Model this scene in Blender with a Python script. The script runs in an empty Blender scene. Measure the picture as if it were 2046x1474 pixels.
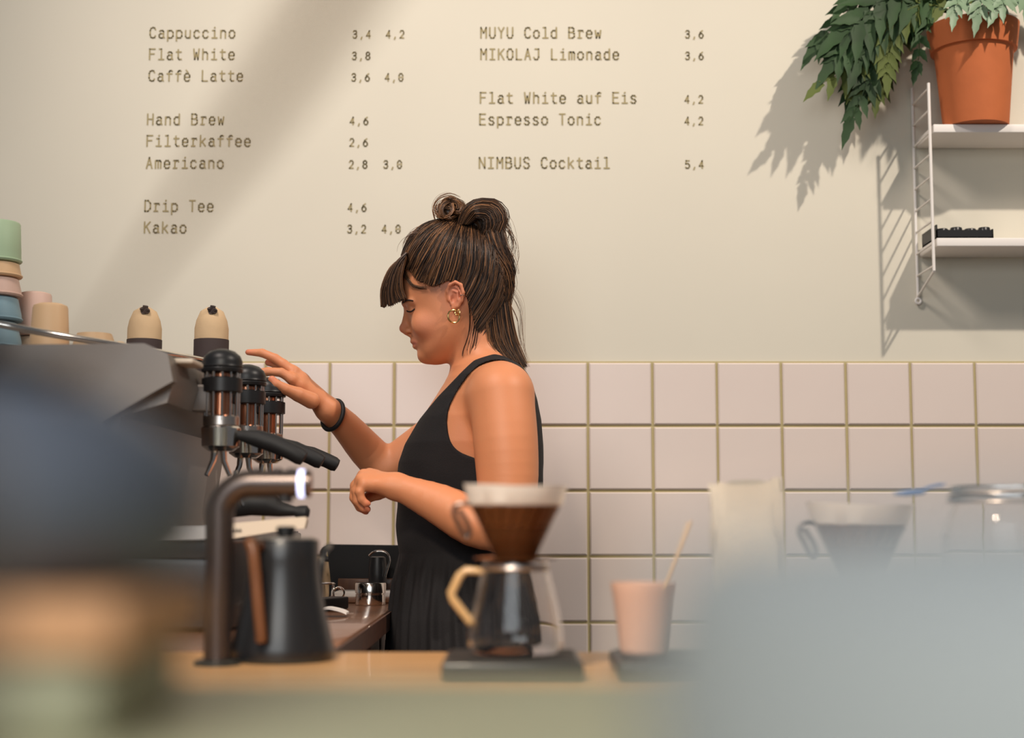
import bpy, bmesh, math, random
import numpy as np
from mathutils import Vector, Matrix
random.seed(7); rng = np.random.default_rng(7)
PI = math.pi
scene = bpy.context.scene
C = scene.collection

# ------------------------------------------------------------------ camera, world, lights
CZ = 1.05                                   # lens height above the floor
PITCH = math.radians(6.0)
FPX = 3000.0                                # focal length in pixels of the 2046 px frame
cam_d = bpy.data.cameras.new('camera'); cam = bpy.data.objects.new('camera', cam_d); C.objects.link(cam)
cam.location = (0, 0, CZ); cam.rotation_euler = (PI/2 + PITCH, 0, 0)
cam_d.sensor_width = 36.0; cam_d.lens = 36.0*FPX/2046.0
cam_d.clip_start = 0.01; cam_d.clip_end = 60
cam_d.dof.use_dof = True; cam_d.dof.focus_distance = 3.0; cam_d.dof.aperture_fstop = 2.6
scene.camera = cam
scene.view_settings.view_transform = 'Standard'; scene.view_settings.look = 'None'
scene.view_settings.gamma = 1.0; scene.view_settings.use_curve_mapping = False
scene.view_settings.exposure = 0.0
w = bpy.data.worlds.new('world'); scene.world = w; w.use_nodes = True
bgn = w.node_tree.nodes['Background']; bgn.inputs[0].default_value = (0.93, 0.95, 1.0, 1); bgn.inputs[1].default_value = 0.12

def lin(r, g, b):
    f = lambda c: (c/255/12.92) if c/255 <= 0.04045 else ((c/255+0.055)/1.055)**2.4
    return (f(r), f(g), f(b), 1)

def light(name, kind, loc, target, energy, col, **kw):
    d = bpy.data.lights.new(name, kind); o = bpy.data.objects.new(name, d); C.objects.link(o)
    o.location = loc; d.energy = energy; d.color = col
    o.rotation_euler = (Vector(target)-Vector(loc)).to_track_quat('-Z', 'Y').to_euler()
    for k, v in kw.items(): setattr(d, k, v)
    return o
# ceiling track spot that throws the crisp shelf shadow down to the left
light('track_spot', 'SPOT', (1.85, 1.75, 3.52), (0.5, 3.5, 1.15), 225, (1.0, .88, .76), spot_size=math.radians(75), spot_blend=.9, shadow_soft_size=.035)
light('ceiling_lamp', 'SPOT', (-0.9, 1.7, 3.4), (-.2, 3.5, 1.8), 190, (1.0, .88, .79), spot_size=math.radians(78), spot_blend=1.0, shadow_soft_size=.3)
light('bar_lamp', 'SPOT', (-0.45, .45, 2.25), (0.0, 1.85, .9), 160, (1.0, .82, .62), spot_size=math.radians(56), spot_blend=.9, shadow_soft_size=.12)

# cool fill added behind the camera to brighten the foreground things
light('front_fill', 'AREA', (-.5, -.9, 2.0), (.2, 1.2, 1.0), 38, (.91, .97, 1.0), shape='RECTANGLE', size=1.8, size_y=1.4)

def P(px, py, Y):
    """the point at depth Y seen at pixel (px, py) of the 2046x1474 frame"""
    u = (px-1023)/FPX; v = (737-py)/FPX
    c, s = math.cos(PITCH), math.sin(PITCH)
    t = Y/(c - s*v)
    return Vector((u*t, Y, CZ + (s + c*v)*t))
def pxl(d, Y): return d/FPX*Y               # length of d pixels at depth Y

# ------------------------------------------------------------------ materials
def mat(name, col, rough=.6, metal=0, bump=0, bscale=80, var=0, vscale=6, trans=0, ior=1.45, coat=0, emit=None, attr=None, sss=0, alpha=1):
    m = bpy.data.materials.new(name); m.use_nodes = True
    nt = m.node_tree; b = nt.nodes['Principled BSDF']
    b.inputs['Base Color'].default_value = col; b.inputs['Roughness'].default_value = rough
    b.inputs['Metallic'].default_value = metal; b.inputs['IOR'].default_value = ior
    b.inputs['Transmission Weight'].default_value = trans; b.inputs['Coat Weight'].default_value = coat
    b.inputs['Alpha'].default_value = alpha
    if sss:
        b.inputs['Subsurface Weight'].default_value = sss; b.inputs['Subsurface Radius'].default_value = (1, .35, .2); b.inputs['Subsurface Scale'].default_value = .006
    tc = nt.nodes.new('ShaderNodeTexCoord')
    src = None
    if attr:
        a = nt.nodes.new('ShaderNodeAttribute'); a.attribute_name = attr; src = a.outputs['Color']
    if var:
        n = nt.nodes.new('ShaderNodeTexNoise'); n.inputs['Scale'].default_value = vscale; n.inputs['Detail'].default_value = 4
        nt.links.new(tc.outputs['Object'], n.inputs['Vector'])
        mx = nt.nodes.new('ShaderNodeMix'); mx.data_type = 'RGBA'; mx.blend_type = 'MULTIPLY'; mx.inputs[0].default_value = 1
        cr = nt.nodes.new('ShaderNodeMapRange'); cr.inputs[1].default_value = .3; cr.inputs[2].default_value = .7; cr.inputs[3].default_value = 1-var; cr.inputs[4].default_value = 1+var*.5
        nt.links.new(n.outputs['Fac'], cr.inputs[0]); nt.links.new(cr.outputs[0], mx.inputs[7])
        if src: nt.links.new(src, mx.inputs[6])
        else: mx.inputs[6].default_value = col
        src = mx.outputs[2]
    if src: nt.links.new(src, b.inputs['Base Color'])
    if bump:
        n2 = nt.nodes.new('ShaderNodeTexNoise'); n2.inputs['Scale'].default_value = bscale; n2.inputs['Detail'].default_value = 5
        nt.links.new(tc.outputs['Object'], n2.inputs['Vector'])
        bp = nt.nodes.new('ShaderNodeBump'); bp.inputs['Strength'].default_value = bump; bp.inputs['Distance'].default_value = .002
        nt.links.new(n2.outputs['Fac'], bp.inputs['Height']); nt.links.new(bp.outputs[0], b.inputs['Normal'])
    if emit:
        b.inputs['Emission Color'].default_value = emit[0]; b.inputs['Emission Strength'].default_value = emit[1]
    return m
def wood(name, c1, c2, rough=.45, scale=(1.2, 14, 14), coat=.1):
    m = mat(name, c1, rough, coat=coat); nt = m.node_tree; b = nt.nodes['Principled BSDF']
    tc = nt.nodes.new('ShaderNodeTexCoord'); mp = nt.nodes.new('ShaderNodeMapping'); mp.inputs['Scale'].default_value = scale
    n = nt.nodes.new('ShaderNodeTexNoise'); n.inputs['Scale'].default_value = 4; n.inputs['Detail'].default_value = 8; n.inputs['Distortion'].default_value = .6
    r = nt.nodes.new('ShaderNodeValToRGB'); r.color_ramp.elements[0].position = .35; r.color_ramp.elements[1].position = .65
    r.color_ramp.elements[0].color = c1; r.color_ramp.elements[1].color = c2
    nt.links.new(tc.outputs['Object'], mp.inputs[0]); nt.links.new(mp.outputs[0], n.inputs['Vector'])
    nt.links.new(n.outputs['Fac'], r.inputs[0]); nt.links.new(r.outputs[0], b.inputs['Base Color'])
    return m

M = dict(
    wall=mat('sage cream paint', lin(216, 210, 194), .85, var=.03, vscale=2),
    tile=mat('glazed tile', lin(226, 211, 202), .3, bump=.05, bscale=30, var=.03, vscale=4),
    grout=mat('olive grout', lin(186, 172, 128), .9, bump=.3),
    letter=mat('menu paint', lin(160, 146, 106), .8),
    floor=mat('floor', lin(120, 112, 104), .6, var=.15),
    oak=wood('oak top', lin(206, 152, 96), lin(222, 172, 116)),
    brown=wood('brown top', lin(120, 84, 62), lin(140, 98, 72), rough=.22, coat=.3),
    browndk=wood('brown edge', lin(92, 56, 38), lin(70, 42, 30)),
    carcass=mat('dark carcass', lin(46, 40, 38), .6),
    sage=mat('sage paint', lin(206, 198, 158), .55, bump=.1, var=.05),
    black=mat('black plastic', lin(28, 28, 30), .4), rubber=mat('black rubber', lin(24, 24, 26), .6, bump=.1),
    blackm=mat('matte black enamel', lin(29, 30, 33), .33, coat=.1),
    chrome=mat('chrome', lin(220, 214, 208), .14, metal=1), steel=mat('brushed steel', lin(190, 182, 176), .3, metal=1),
    dkmetal=mat('dark bronze metal', lin(84, 76, 74), .32, metal=.8), machine=mat('grey steel body', lin(124, 116, 110), .4, metal=.3),
    cream=mat('cream enamel', lin(222, 206, 186), .4), white=mat('white enamel', lin(236, 230, 224), .45),
    copper=mat('copper', lin(200, 140, 110), .25, metal=1),
    paper=mat('filter paper', lin(250, 244, 238), .9, bump=.1, bscale=200),
    walnut=wood('walnut', lin(88, 54, 33), lin(112, 72, 44), scale=(14, 14, 2)),
    glass=mat('clear glass', (1, 1, 1, 1), .02, trans=1, ior=1.3), amber=mat('olive wood handle', lin(196, 160, 112), .25, coat=.4),
    smoke=mat('smoky plastic', lin(118, 72, 42), .12, trans=.7, ior=1.2),
    terra=mat('terracotta', lin(190, 104, 58), .8, bump=.15, var=.08, vscale=12),
    pink=mat('pink stoneware', lin(214, 172, 150), .7, var=.05), soil=mat('soil', lin(50, 36, 26), .95, bump=1),
    leafd=mat('dark leaf', lin(38, 66, 28), .65, var=.4, vscale=14), leafl=mat('olive leaf', lin(80, 92, 34), .7, var=.25, vscale=14), leafb=mat('glaucous leaf', lin(118, 142, 112), .5, var=.15, vscale=14),
    kraft=mat('kraft', lin(206, 176, 138), .85, bump=.4, bscale=60), sleeve=mat('dark sleeve', lin(70, 58, 56), .8), grey=mat('grey paper', lin(196, 186, 172), .85, bump=.5, bscale=40),
    skin=mat('skin', lin(226, 158, 122), .5, attr='tint', bump=.08, bscale=350, sss=.12),
    dress=mat('charcoal cloth', lin(27, 24, 26), .85, bump=.35, bscale=420, var=.15, vscale=20),
    hair=mat('hair', lin(80, 54, 36), .42, attr='tint'), gold=mat('gold', lin(236, 196, 130), .2, metal=1),
    lash=mat('lash', lin(40, 26, 20), .8), blue=mat('blue plastic', lin(84, 118, 168), .4),
    led=mat('ring light', lin(200, 200, 255), .3, emit=((.62, .68, 1, 1), 2.2)),
    tumbdark=mat('blue grey glaze', lin(97, 101, 111), .5), tumblid=mat('dark lid', lin(44, 40, 40), .45), cork=mat('cork', lin(214, 158, 114), .85, var=.12, vscale=60, bump=.4),
    bowl=mat('pale blue grey glaze', lin(156, 157, 156), .5, var=.04), stick=mat('brown wood stick', lin(128, 96, 70), .7, var=.1),
    cupg=mat('mint cup', lin(168, 190, 156), .5), cupt=mat('tan cup', lin(218, 180, 138), .5), cupp=mat('rose cup', lin(214, 180, 164), .5), cupb=mat('blue cup', lin(130, 160, 172), .5), cupc=mat('sand cup', lin(196, 168, 140), .5),
)

nt_ = M['paper'].node_tree; b_ = nt_.nodes['Principled BSDF']; tr_ = nt_.nodes.new('ShaderNodeBsdfTranslucent'); tr_.inputs[0].default_value = (.95, .9, .86, 1)
mx_ = nt_.nodes.new('ShaderNodeMixShader'); mx_.inputs[0].default_value = .5; nt_.links.new(b_.outputs[0], mx_.inputs[1]); nt_.links.new(tr_.outputs[0], mx_.inputs[2]); nt_.links.new(mx_.outputs[0], nt_.nodes['Material Output'].inputs[0])
# ------------------------------------------------------------------ object helpers
def empty(name, loc, label=None, cat=None, group=None, kind=None):
    o = bpy.data.objects.new(name, None); C.objects.link(o); o.location = loc; o.empty_display_size = .05
    return tag(o, label, cat, group, kind)
def tag(o, label=None, cat=None, group=None, kind=None):
    for k, v in (('label', label), ('category', cat), ('group', group), ('kind', kind)):
        if v: o[k] = v
    return o
def pydata(name, verts, faces, m, parent=None, smooth=True, origin=None):
    """verts are world coordinates; the object is stored relative to its parent's origin"""
    off = Vector(parent_loc(parent)) if parent else (Vector(origin) if origin is not None else Vector((0, 0, 0)))
    me = bpy.data.meshes.new(name)
    me.from_pydata([tuple(Vector(v)-off) for v in verts], [], faces); me.update()
    return link(name, me, m, parent, smooth, None if parent else off)
def parent_loc(p):
    l = Vector((0, 0, 0))
    while p: l = l + p.location; p = p.parent
    return l
def link(name, me, m, parent=None, smooth=True, loc=None):
    if m: me.materials.append(m)
    if smooth: me.polygons.foreach_set('use_smooth', [True]*len(me.polygons))
    o = bpy.data.objects.new(name, me); C.objects.link(o)
    if parent: o.parent = parent
    elif loc is not None: o.location = loc
    return o
class MB:
    """collects world-space geometry for one mesh object"""
    def __init__(s): s.v = []; s.f = []
    def add(s, v, f):
        n = len(s.v); s.v += [tuple(x) for x in v]; s.f += [tuple(n+i for i in q) for q in f]; return s
    def box(s, a, b, bev=0, rot=None):
        x0, y0, z0 = a; x1, y1, z1 = b
        if bev <= 0:
            v = [(x, y, z) for z in (z0, z1) for y in (y0, y1) for x in (x0, x1)]
            f = [(0, 2, 3, 1), (4, 5, 7, 6), (0, 1, 5, 4), (2, 6, 7, 3), (0, 4, 6, 2), (1, 3, 7, 5)]
        else:
            bm = bmesh.new(); bmesh.ops.create_cube(bm, size=1)
            for q in bm.verts: q.co = Vector(((x0+x1)/2+q.co.x*(x1-x0), (y0+y1)/2+q.co.y*(y1-y0), (z0+z1)/2+q.co.z*(z1-z0)))
            bmesh.ops.bevel(bm, geom=bm.edges[:], offset=bev, segments=3, profile=.5, affect='EDGES')
            bm.verts.index_update(); v = [q.co.copy() for q in bm.verts]; f = [[q.index for q in p.verts] for p in bm.faces]; bm.free()
        if rot: c = Vector(((x0+x1)/2, (y0+y1)/2, (z0+z1)/2)); R = Matrix.Rotation(rot, 3, 'Z'); v = [R@(Vector(q)-c)+c for q in v]
        return s.add(v, f)
    def tube(s, pts, r, n=12, caps=True, sy=1):
        pts = [Vector(p) for p in pts]; r = r if hasattr(r, '__len__') else [r]*len(pts)
        v = []; f = []; up = Vector((0, 0, 1)); prev = None
        for i, p in enumerate(pts):
            t = (pts[min(i+1, len(pts)-1)]-pts[max(i-1, 0)]).normalized()
            if prev is None:
                a = t.cross(up if abs(t.z) < .9 else Vector((1, 0, 0))).normalized()
            else: a = (prev - t*prev.dot(t)).normalized()
            prev = a; b = t.cross(a)
            for k in range(n):
                an = 2*PI*k/n; v.append(p + a*math.cos(an)*r[i] + b*math.sin(an)*r[i]*sy)
        for i in range(len(pts)-1):
            for k in range(n): f.append((i*n+k, i*n+(k+1) % n, (i+1)*n+(k+1) % n, (i+1)*n+k))
        if caps: f.append(tuple(range(n))[::-1]); f.append(tuple((len(pts)-1)*n+k for k in range(n)))
        return s.add(v, f)
    def lathe(s, prof, c, n=40, flute=None):
        """prof: (radius, z) pairs; closed solid of revolution about the vertical through c"""
        v = []; f = []
        for (r, z) in prof:
            for k in range(n):
                a = 2*PI*k/n; rr = r if not flute else r*(1+flute*(1 if k % 2 else -1))
                v.append((c[0]+rr*math.cos(a), c[1]+rr*math.sin(a), z))
        for i in range(len(prof)-1):
            for k in range(n): f.append((i*n+k, i*n+(k+1) % n, (i+1)*n+(k+1) % n, (i+1)*n+k))
        f.append(tuple(range(n))[::-1]); f.append(tuple((len(prof)-1)*n+k for k in range(n)))
        return s.add(v, f)
    def prism(s, poly, y0, y1):
        """poly in (x,z), extruded along y"""
        n = len(poly); v = [(x, y0, z) for x, z in poly]+[(x, y1, z) for x, z in poly]
        f = [tuple(range(n)), tuple(range(2*n-1, n-1, -1))]+[(i, i+n, (i+1) % n+n, (i+1) % n) for i in range(n)]
        return s.add(v, f)
    def torus(s, c, R, r, axis='y', n=28, m=8, tilt=None):
        v = []; f = []
        for i in range(n):
            a = 2*PI*i/n
            for k in range(m):
                b = 2*PI*k/m; q = Vector(((R+r*math.cos(b))*math.cos(a), r*math.sin(b), (R+r*math.cos(b))*math.sin(a)))
                if axis == 'z': q = Vector((q.x, q.z, q.y))
                if tilt is not None: q = tilt@q
                v.append(q+Vector(c))
        for i in range(n):
            for k in range(m): f.append((i*m+k, i*m+(k+1) % m, ((i+1) % n)*m+(k+1) % m, ((i+1) % n)*m+k))
        return s.add(v, f)
    def build(s, name, m, parent=None, smooth=True, origin=None, sharp=None):
        if not parent and origin is None:
            a = np.array(s.v); origin = ((a[:, 0].min()+a[:, 0].max())/2, (a[:, 1].min()+a[:, 1].max())/2, a[:, 2].min())
        o = pydata(name, s.v, s.f, m, parent, smooth, origin)
        me = o.data; bm = bmesh.new(); bm.from_mesh(me); bmesh.ops.recalc_face_normals(bm, faces=bm.faces)
        if smooth:
            for e in bm.edges:
                if len(e.link_faces) == 2 and e.calc_face_angle(0) > math.radians(38): e.smooth = False
        bm.to_mesh(me); bm.free()
        return o
def spline(pts, n=10):
    pts = [Vector(p) for p in pts]; out = []
    for i in range(len(pts)-1):
        p0 = pts[max(i-1, 0)]; p1 = pts[i]; p2 = pts[i+1]; p3 = pts[min(i+2, len(pts)-1)]
        for k in range(n):
            t = k/n
            out.append(.5*((2*p1)+(-p0+p2)*t+(2*p0-5*p1+4*p2-p3)*t*t+(-p0+3*p1-3*p2+p3)*t**3))
    return out+[pts[-1]]

# ------------------------------------------------------------------ the setting
WY = 3.5; WZ = P(1023, 722, WY).z           # wall plane and top of the tiling
fl = MB().box((-2.6, -1.6, -.05), (2.6, WY+.02, 0)).build('floor', M['floor'], smooth=False); fl['kind'] = 'structure'
wall = MB().box((-2.6, WY, 0), (2.6, WY+.12, 3.6)).build('wall_back', M['wall'], smooth=False); wall['kind'] = 'structure'
TS = .1508; gx = P(1175, 900, WY).x
gr = MB().box((gx-15*TS, WY-.003, 0), (gx+14*TS, WY, WZ)).build('grout', M['grout'], wall, smooth=False)
TS = .1508; half = (TS-.0065)/2
bm = bmesh.new()
q = [bm.verts.new((sx*half, y, sz*half)) for y, k in ((0, 1),) for sx, sz in ((-1, -1), (1, -1), (1, 1), (-1, 1))]
q2 = [bm.verts.new((sx*half, -.005, sz*half)) for sx, sz in ((-1, -1), (1, -1), (1, 1), (-1, 1))]
q3 = [bm.verts.new((sx*(half-.003), -.0075, sz*(half-.003))) for sx, sz in ((-1, -1), (1, -1), (1, 1), (-1, 1))]
for a, b in ((q, q2), (q2, q3)):
    for i in range(4): bm.faces.new((a[i], a[(i+1) % 4], b[(i+1) % 4], b[i]))
bm.faces.new(q3)
bmesh.ops.recalc_face_normals(bm, faces=bm.faces)
tme = bpy.data.meshes.new('tile'); bm.to_mesh(tme); bm.free(); tme.materials.append(M['tile'])
gx = P(1175, 900, WY).x
for r in range(9):
    for c in range(-15, 14):
        o = bpy.data.objects.new('tile', tme); C.objects.link(o); o.parent = wall
        o.location = Vector((gx+(c+.5)*TS+random.uniform(-.0004, .0004), WY-.001, WZ-(r+.5)*TS-.001))-wall.location
        o.rotation_euler = (random.uniform(-.003, .003), 0, random.uniform(-.003, .003))

# stroke alphabet, grid 0-4 by 0-7
G = {}
def g(ch, *ps): G[ch] = [[(float(a), float(b)) for a, b in p] for p in ps]
g('C', [(4, 5.6), (3.3, 6.8), (2, 7), (.7, 6.5), (0, 5), (0, 2), (.7, .5), (2, 0), (3.3, .2), (4, 1.4)])
g('F', [(4, 7), (0, 7), (0, 0)], [(0, 3.7), (3.4, 3.7)]); g('E', [(4, 7), (0, 7), (0, 0), (4, 0)], [(0, 3.7), (3.4, 3.7)])
g('W', [(0, 7), (.8, 0), (2, 4.6), (3.2, 0), (4, 7)]); g('L', [(.2, 7), (.2, 0), (4, 0)]); g('H', [(0, 7), (0, 0)], [(4, 7), (4, 0)], [(0, 3.6), (4, 3.6)])
g('B', [(0, 0), (0, 7), (2.6, 7), (3.6, 6.3), (3.6, 4.5), (2.6, 3.8), (0, 3.8)], [(2.6, 3.8), (4, 2.9), (4, .9), (2.8, 0), (0, 0)])
g('D', [(0, 0), (0, 7), (2.2, 7), (4, 5.2), (4, 1.8), (2.2, 0), (0, 0)]); g('K', [(0, 7), (0, 0)], [(4, 7), (0, 3)], [(1.4, 4.2), (4, 0)])
g('M', [(0, 0), (0, 7), (2, 3.4), (4, 7), (4, 0)]); g('U', [(0, 7), (0, 1.6), (1, 0), (3, 0), (4, 1.6), (4, 7)]); g('Y', [(0, 7), (2, 3.6), (4, 7)], [(2, 3.6), (2, 0)])
g('I', [(.3, 7), (3.7, 7)], [(2, 7), (2, 0)], [(.3, 0), (3.7, 0)]); g('O', [(1.2, 0), (0, 1.6), (0, 5.4), (1.2, 7), (2.8, 7), (4, 5.4), (4, 1.6), (2.8, 0), (1.2, 0)])
g('A', [(0, 0), (2, 7), (4, 0)], [(.8, 2.4), (3.2, 2.4)]); g('J', [(1, 7), (3.6, 7), (3.6, 1.6), (2.6, 0), (1, 0), (0, 1.4)]); g('T', [(0, 7), (4, 7)], [(2, 7), (2, 0)])
g('N', [(0, 0), (0, 7), (4, 0), (4, 7)]); g('S', [(4, 5.8), (3, 7), (1, 7), (0, 5.8), (.6, 4.2), (3.4, 3), (4, 1.4), (3, 0), (1, 0), (0, 1.2)])
g('a', [(.5, 4.4), (1.4, 5), (2.8, 5), (3.5, 4.2), (3.5, .8), (4.1, 0)], [(3.5, 2.9), (1.2, 2.9), (.2, 2), (.2, .8), (1.2, 0), (2.4, 0), (3.5, 1)])
g('p', [(0, 5), (0, -2)], [(0, 4), (1.2, 5), (2.8, 5), (4, 3.8), (4, 1.2), (2.8, 0), (1.2, 0), (0, 1)]); g('u', [(.2, 5), (.2, 1), (1.2, 0), (2.6, 0), (3.7, 1.2)], [(3.7, 5), (3.7, 0)])
g('c', [(3.8, 4), (2.8, 5), (1.2, 5), (.1, 3.8), (.1, 1.2), (1.2, 0), (2.8, 0), (3.8, 1)]); g('i', [(.6, 5), (2.2, 5), (2.2, 0)], [(.3, 0), (4, 0)], [(2.1, 6.7), (2.3, 7.1)])
g('n', [(.2, 5), (.2, 0)], [(.2, 3.8), (1.4, 5), (2.8, 5), (3.7, 4), (3.7, 0)]); g('o', [(1.2, 0), (0, 1.3), (0, 3.7), (1.2, 5), (2.8, 5), (4, 3.7), (4, 1.3), (2.8, 0), (1.2, 0)])
g('l', [(.6, 7), (2.2, 7), (2.2, 0)], [(.3, 0), (4, 0)]); g('t', [(1.6, 6.6), (1.6, 1), (2.4, 0), (4, .1)], [(.2, 5), (3.8, 5)]); g('h', [(.2, 7), (.2, 0)], [(.2, 3.8), (1.4, 5), (2.8, 5), (3.7, 4), (3.7, 0)])
g('e', [(.1, 2.6), (3.9, 2.6), (3.9, 3.8), (2.8, 5), (1.2, 5), (.1, 3.8), (.1, 1.2), (1.2, 0), (2.9, 0), (3.8, .8)]); G['è'] = G['e']+[[(1.2, 7.2), (2.4, 6)]]
g('f', [(4, 6.6), (3.2, 7), (2.2, 6.8), (1.7, 6), (1.7, 0)], [(.2, 4.8), (3.8, 4.8)]); g('r', [(.3, 5), (1.3, 5), (1.3, 0)], [(1.3, 3.6), (2.4, 5), (3.6, 5), (4, 4.2)], [(.2, 0), (2.8, 0)])
g('w', [(0, 5), (.8, 0), (2, 3.4), (3.2, 0), (4, 5)]); g('d', [(3.8, 7), (3.8, 0)], [(3.8, 4), (2.6, 5), (1.2, 5), (.1, 3.8), (.1, 1.2), (1.2, 0), (2.6, 0), (3.8, 1)])
g('k', [(.2, 7), (.2, 0)], [(3.6, 5), (.2, 2)], [(1.4, 3), (3.9, 0)]); g('m', [(0, 5), (0, 0)], [(0, 4.2), (.8, 5), (1.6, 5), (2, 4.2), (2, 0)], [(2, 4.2), (2.8, 5), (3.5, 5), (4, 4.2), (4, 0)])
g('s', [(3.7, 4.2), (2.8, 5), (1.2, 5), (.3, 4), (1, 2.9), (3, 2.3), (3.8, 1.2), (2.9, 0), (1.1, 0), (.2, .8)])
g('0', [(1.2, 0), (0, 1.6), (0, 5.4), (1.2, 7), (2.8, 7), (4, 5.4), (4, 1.6), (2.8, 0), (1.2, 0)], [(1.9, 3.2), (2.1, 3.8)]); g('2', [(.2, 5.6), (1.2, 7), (3, 7), (4, 5.6), (3.8, 4), (.2, 0), (4, 0)])
g('3', [(.2, 6), (1.2, 7), (3, 7), (3.8, 5.8), (3.2, 4), (1.6, 3.8), (3.4, 3.6), (4, 1.8), (3, 0), (1, 0), (0, 1.2)]); g('4', [(3, 0), (3, 7), (0, 2), (4, 2)])
g('5', [(3.8, 7), (.5, 7), (.2, 4), (2.6, 4.4), (4, 3), (4, 1.4), (2.8, 0), (1, 0), (0, 1)]); g('6', [(3.4, 7), (1.2, 5.4), (0, 3), (0, 1.4), (1.2, 0), (2.8, 0), (4, 1.4), (4, 2.8), (2.8, 4.2), (1.2, 4.2), (0, 2.8)])
g('8', [(1.2, 3.8), (.3, 4.8), (.3, 6), (1.4, 7), (2.6, 7), (3.7, 6), (3.7, 4.8), (2.8, 3.8), (1.2, 3.8), (0, 2.4), (0, 1.2), (1.2, 0), (2.8, 0), (4, 1.2), (4, 2.4), (2.8, 3.8)]); g(',', [(2.2, .8), (1.4, -1.2)])
def lettering(name, text, px, py, pitch, cap, wt, parent):
    """painted strokes on the wall, one mesh per word; px,py = left end of the baseline"""
    o = P(px, py, WY); s = pxl(cap, WY)/7; adv = pxl(pitch, WY); y = WY-.0012; i0 = 0
    for word in text.split(' '):
        mb = MB(); q_ = 0
        for i, ch in enumerate(word):
            for pl in G[ch]:
                pts = [Vector((o.x+(i0+i)*adv+a*s*.86, y-.00001*q_, o.z+b*s)) for a, b in pl]; q_ += 1
                for p, r in zip(pts[:-1], pts[1:]):
                    d = (r-p).normalized(); nrm = Vector((-d.z, 0, d.x))*wt/2; e = d*wt*.42
                    mb.add([p-e+nrm, r+e+nrm, r+e-nrm, p-e-nrm], [(0, 1, 2, 3)])
        me = bpy.data.meshes.new(name); off = Vector(parent_loc(parent)); me.from_pydata([tuple(Vector(v)-off) for v in mb.v], [], mb.f)
        link(name, me, M['letter'], parent, False); i0 += len(word)+1
menu = empty('menu_lettering', P(290, 460, WY-.002), 'olive brown menu lettering and prices painted on the pale wall above the tiles', 'lettering')
rows = [(65, 'Cappuccino', 300, ('3,4', 705), ('4,2', 772)), (108, 'Flat White', 299, ('3,8', 704)), (151, 'Caffè Latte', 298, ('3,6', 703), ('4,0', 770)),
        (238, 'Hand Brew', 295, ('4,6', 700)), (281, 'Filterkaffee', 294, ('2,6', 699)), (325, 'Americano', 293, ('2,8', 698), ('3,0', 767)),
        (411, 'Drip Tee', 290, ('4,6', 696)), (454, 'Kakao', 289, ('3,2', 695), ('4,0', 764)),
        (65, 'MUYU Cold Brew', 961, ('3,6', 1370)), (108, 'MIKOLAJ Limonade', 961, ('3,6', 1370)), (195, 'Flat White auf Eis', 960, ('4,2', 1369)),
        (238, 'Espresso Tonic', 959, ('4,2', 1369)), (325, 'NIMBUS Cocktail', 958, ('5,4', 1370))]
for r in rows:
    lettering('menu_word', r[1], r[2], r[0]+11, 18.1, 22, .0034, menu)
    for t, x in r[3:]: lettering('price', t, x, r[0]+11, 14, 15.5, .003, menu)

# ------------------------------------------------------------------ counters
CT = CZ-.16                                  # bar counter height
EX = -.237
t = empty('side_counter', (-.9, 2.8, 0), 'brown topped side counter under the coffee machine running back to the tiles', 'counter')
MB().box((-1.75, 1.965, CT-.035), (EX, 3.488, CT), .003).build('worktop', M['brown'], t)
MB().box((EX, 1.965, CT-.036), (EX+.004, 3.488, CT-.003)).build('edge_strip', M['browndk'], t, smooth=False)
MB().box((-1.72, 1.99, .1), (EX-.04, 3.48, CT-.036)).build('cabinet_body', M['carcass'], t, smooth=False)
for k in range(3):
    y0 = 2.0+k*.49
    d = MB().box((EX-.04, y0+.004, .12), (EX-.022, y0+.482, CT-.045), .002).build('door', M['browndk'], t)
    MB().tube([(EX-.012, y0+.2, CT-.1), (EX-.012, y0+.3, CT-.1)], .005, 8).build('handle', M['steel'], d)
MB().box((-1.7, 2.0, 0), (EX-.08, 3.45, .1)).build('plinth', M['black'], t, smooth=False)
t = empty('bar_counter', (0, 1.5, 0), 'light oak bar counter carrying the kettle and the hand brew stand', 'counter')
MB().box((-1.75, 1.2, CT-.03), (1.9, 1.96, CT), .002).build('worktop', M['oak'], t)
MB().box((-1.72, 1.24, .08), (1.87, 1.9, CT-.031)).build('cabinet_body', M['carcass'], t, smooth=False)
MB().box((-1.7, 1.3, 0), (1.85, 1.85, .08)).build('plinth', M['black'], t, smooth=False)
FT = CZ-.0585
t = empty('guest_ledge', (0, .3, 0), 'sage green guest ledge running along the bottom of the picture', 'ledge')
MB().box((-1.75, -.25, FT-.03), (1.9, .6, FT), .004).build('ledge_top', M['sage'], t)
MB().box((-1.7, .3, 0), (1.85, .5, FT-.031)).build('front_panel', M['sage'], t, smooth=False)

# ------------------------------------------------------------------ wall shelf with ladder sides
t = empty('wall_shelf', (1.24, 3.49, P(1825, 600, WY).z), 'white wire ladder wall shelf with two boards to the right of the menu', 'shelf')
FY, BY = 3.352, 3.492
lx = P(1862, 400, FY).x
zt_w, zb_w, zt_f, zb_f = P(1823, 176, BY).z, P(1825, 598, BY).z, P(1862, 166, FY).z, P(1862, 541, FY).z
for X in (lx, lx+.606):
    ld = MB().tube([(X, BY, zb_w), (X, BY, zt_w)], .0036, 10).tube([(X, FY, zb_f), (X, FY, zt_f)], .0036, 10).tube([(X, BY, zb_w+.006), (X, FY, zb_f)], .003, 8)
    ld.torus((X, BY-.002, zb_w-.004), .006, .003)
    ld = ld.build('ladder_frame', M['white'], t)
    z = zb_f+.012
    while z < zt_f+.001:
        MB().tube([(X, BY, z), (X, FY, z)], .0024, 8).build('rung', M['white'], ld); z += .0515
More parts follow.
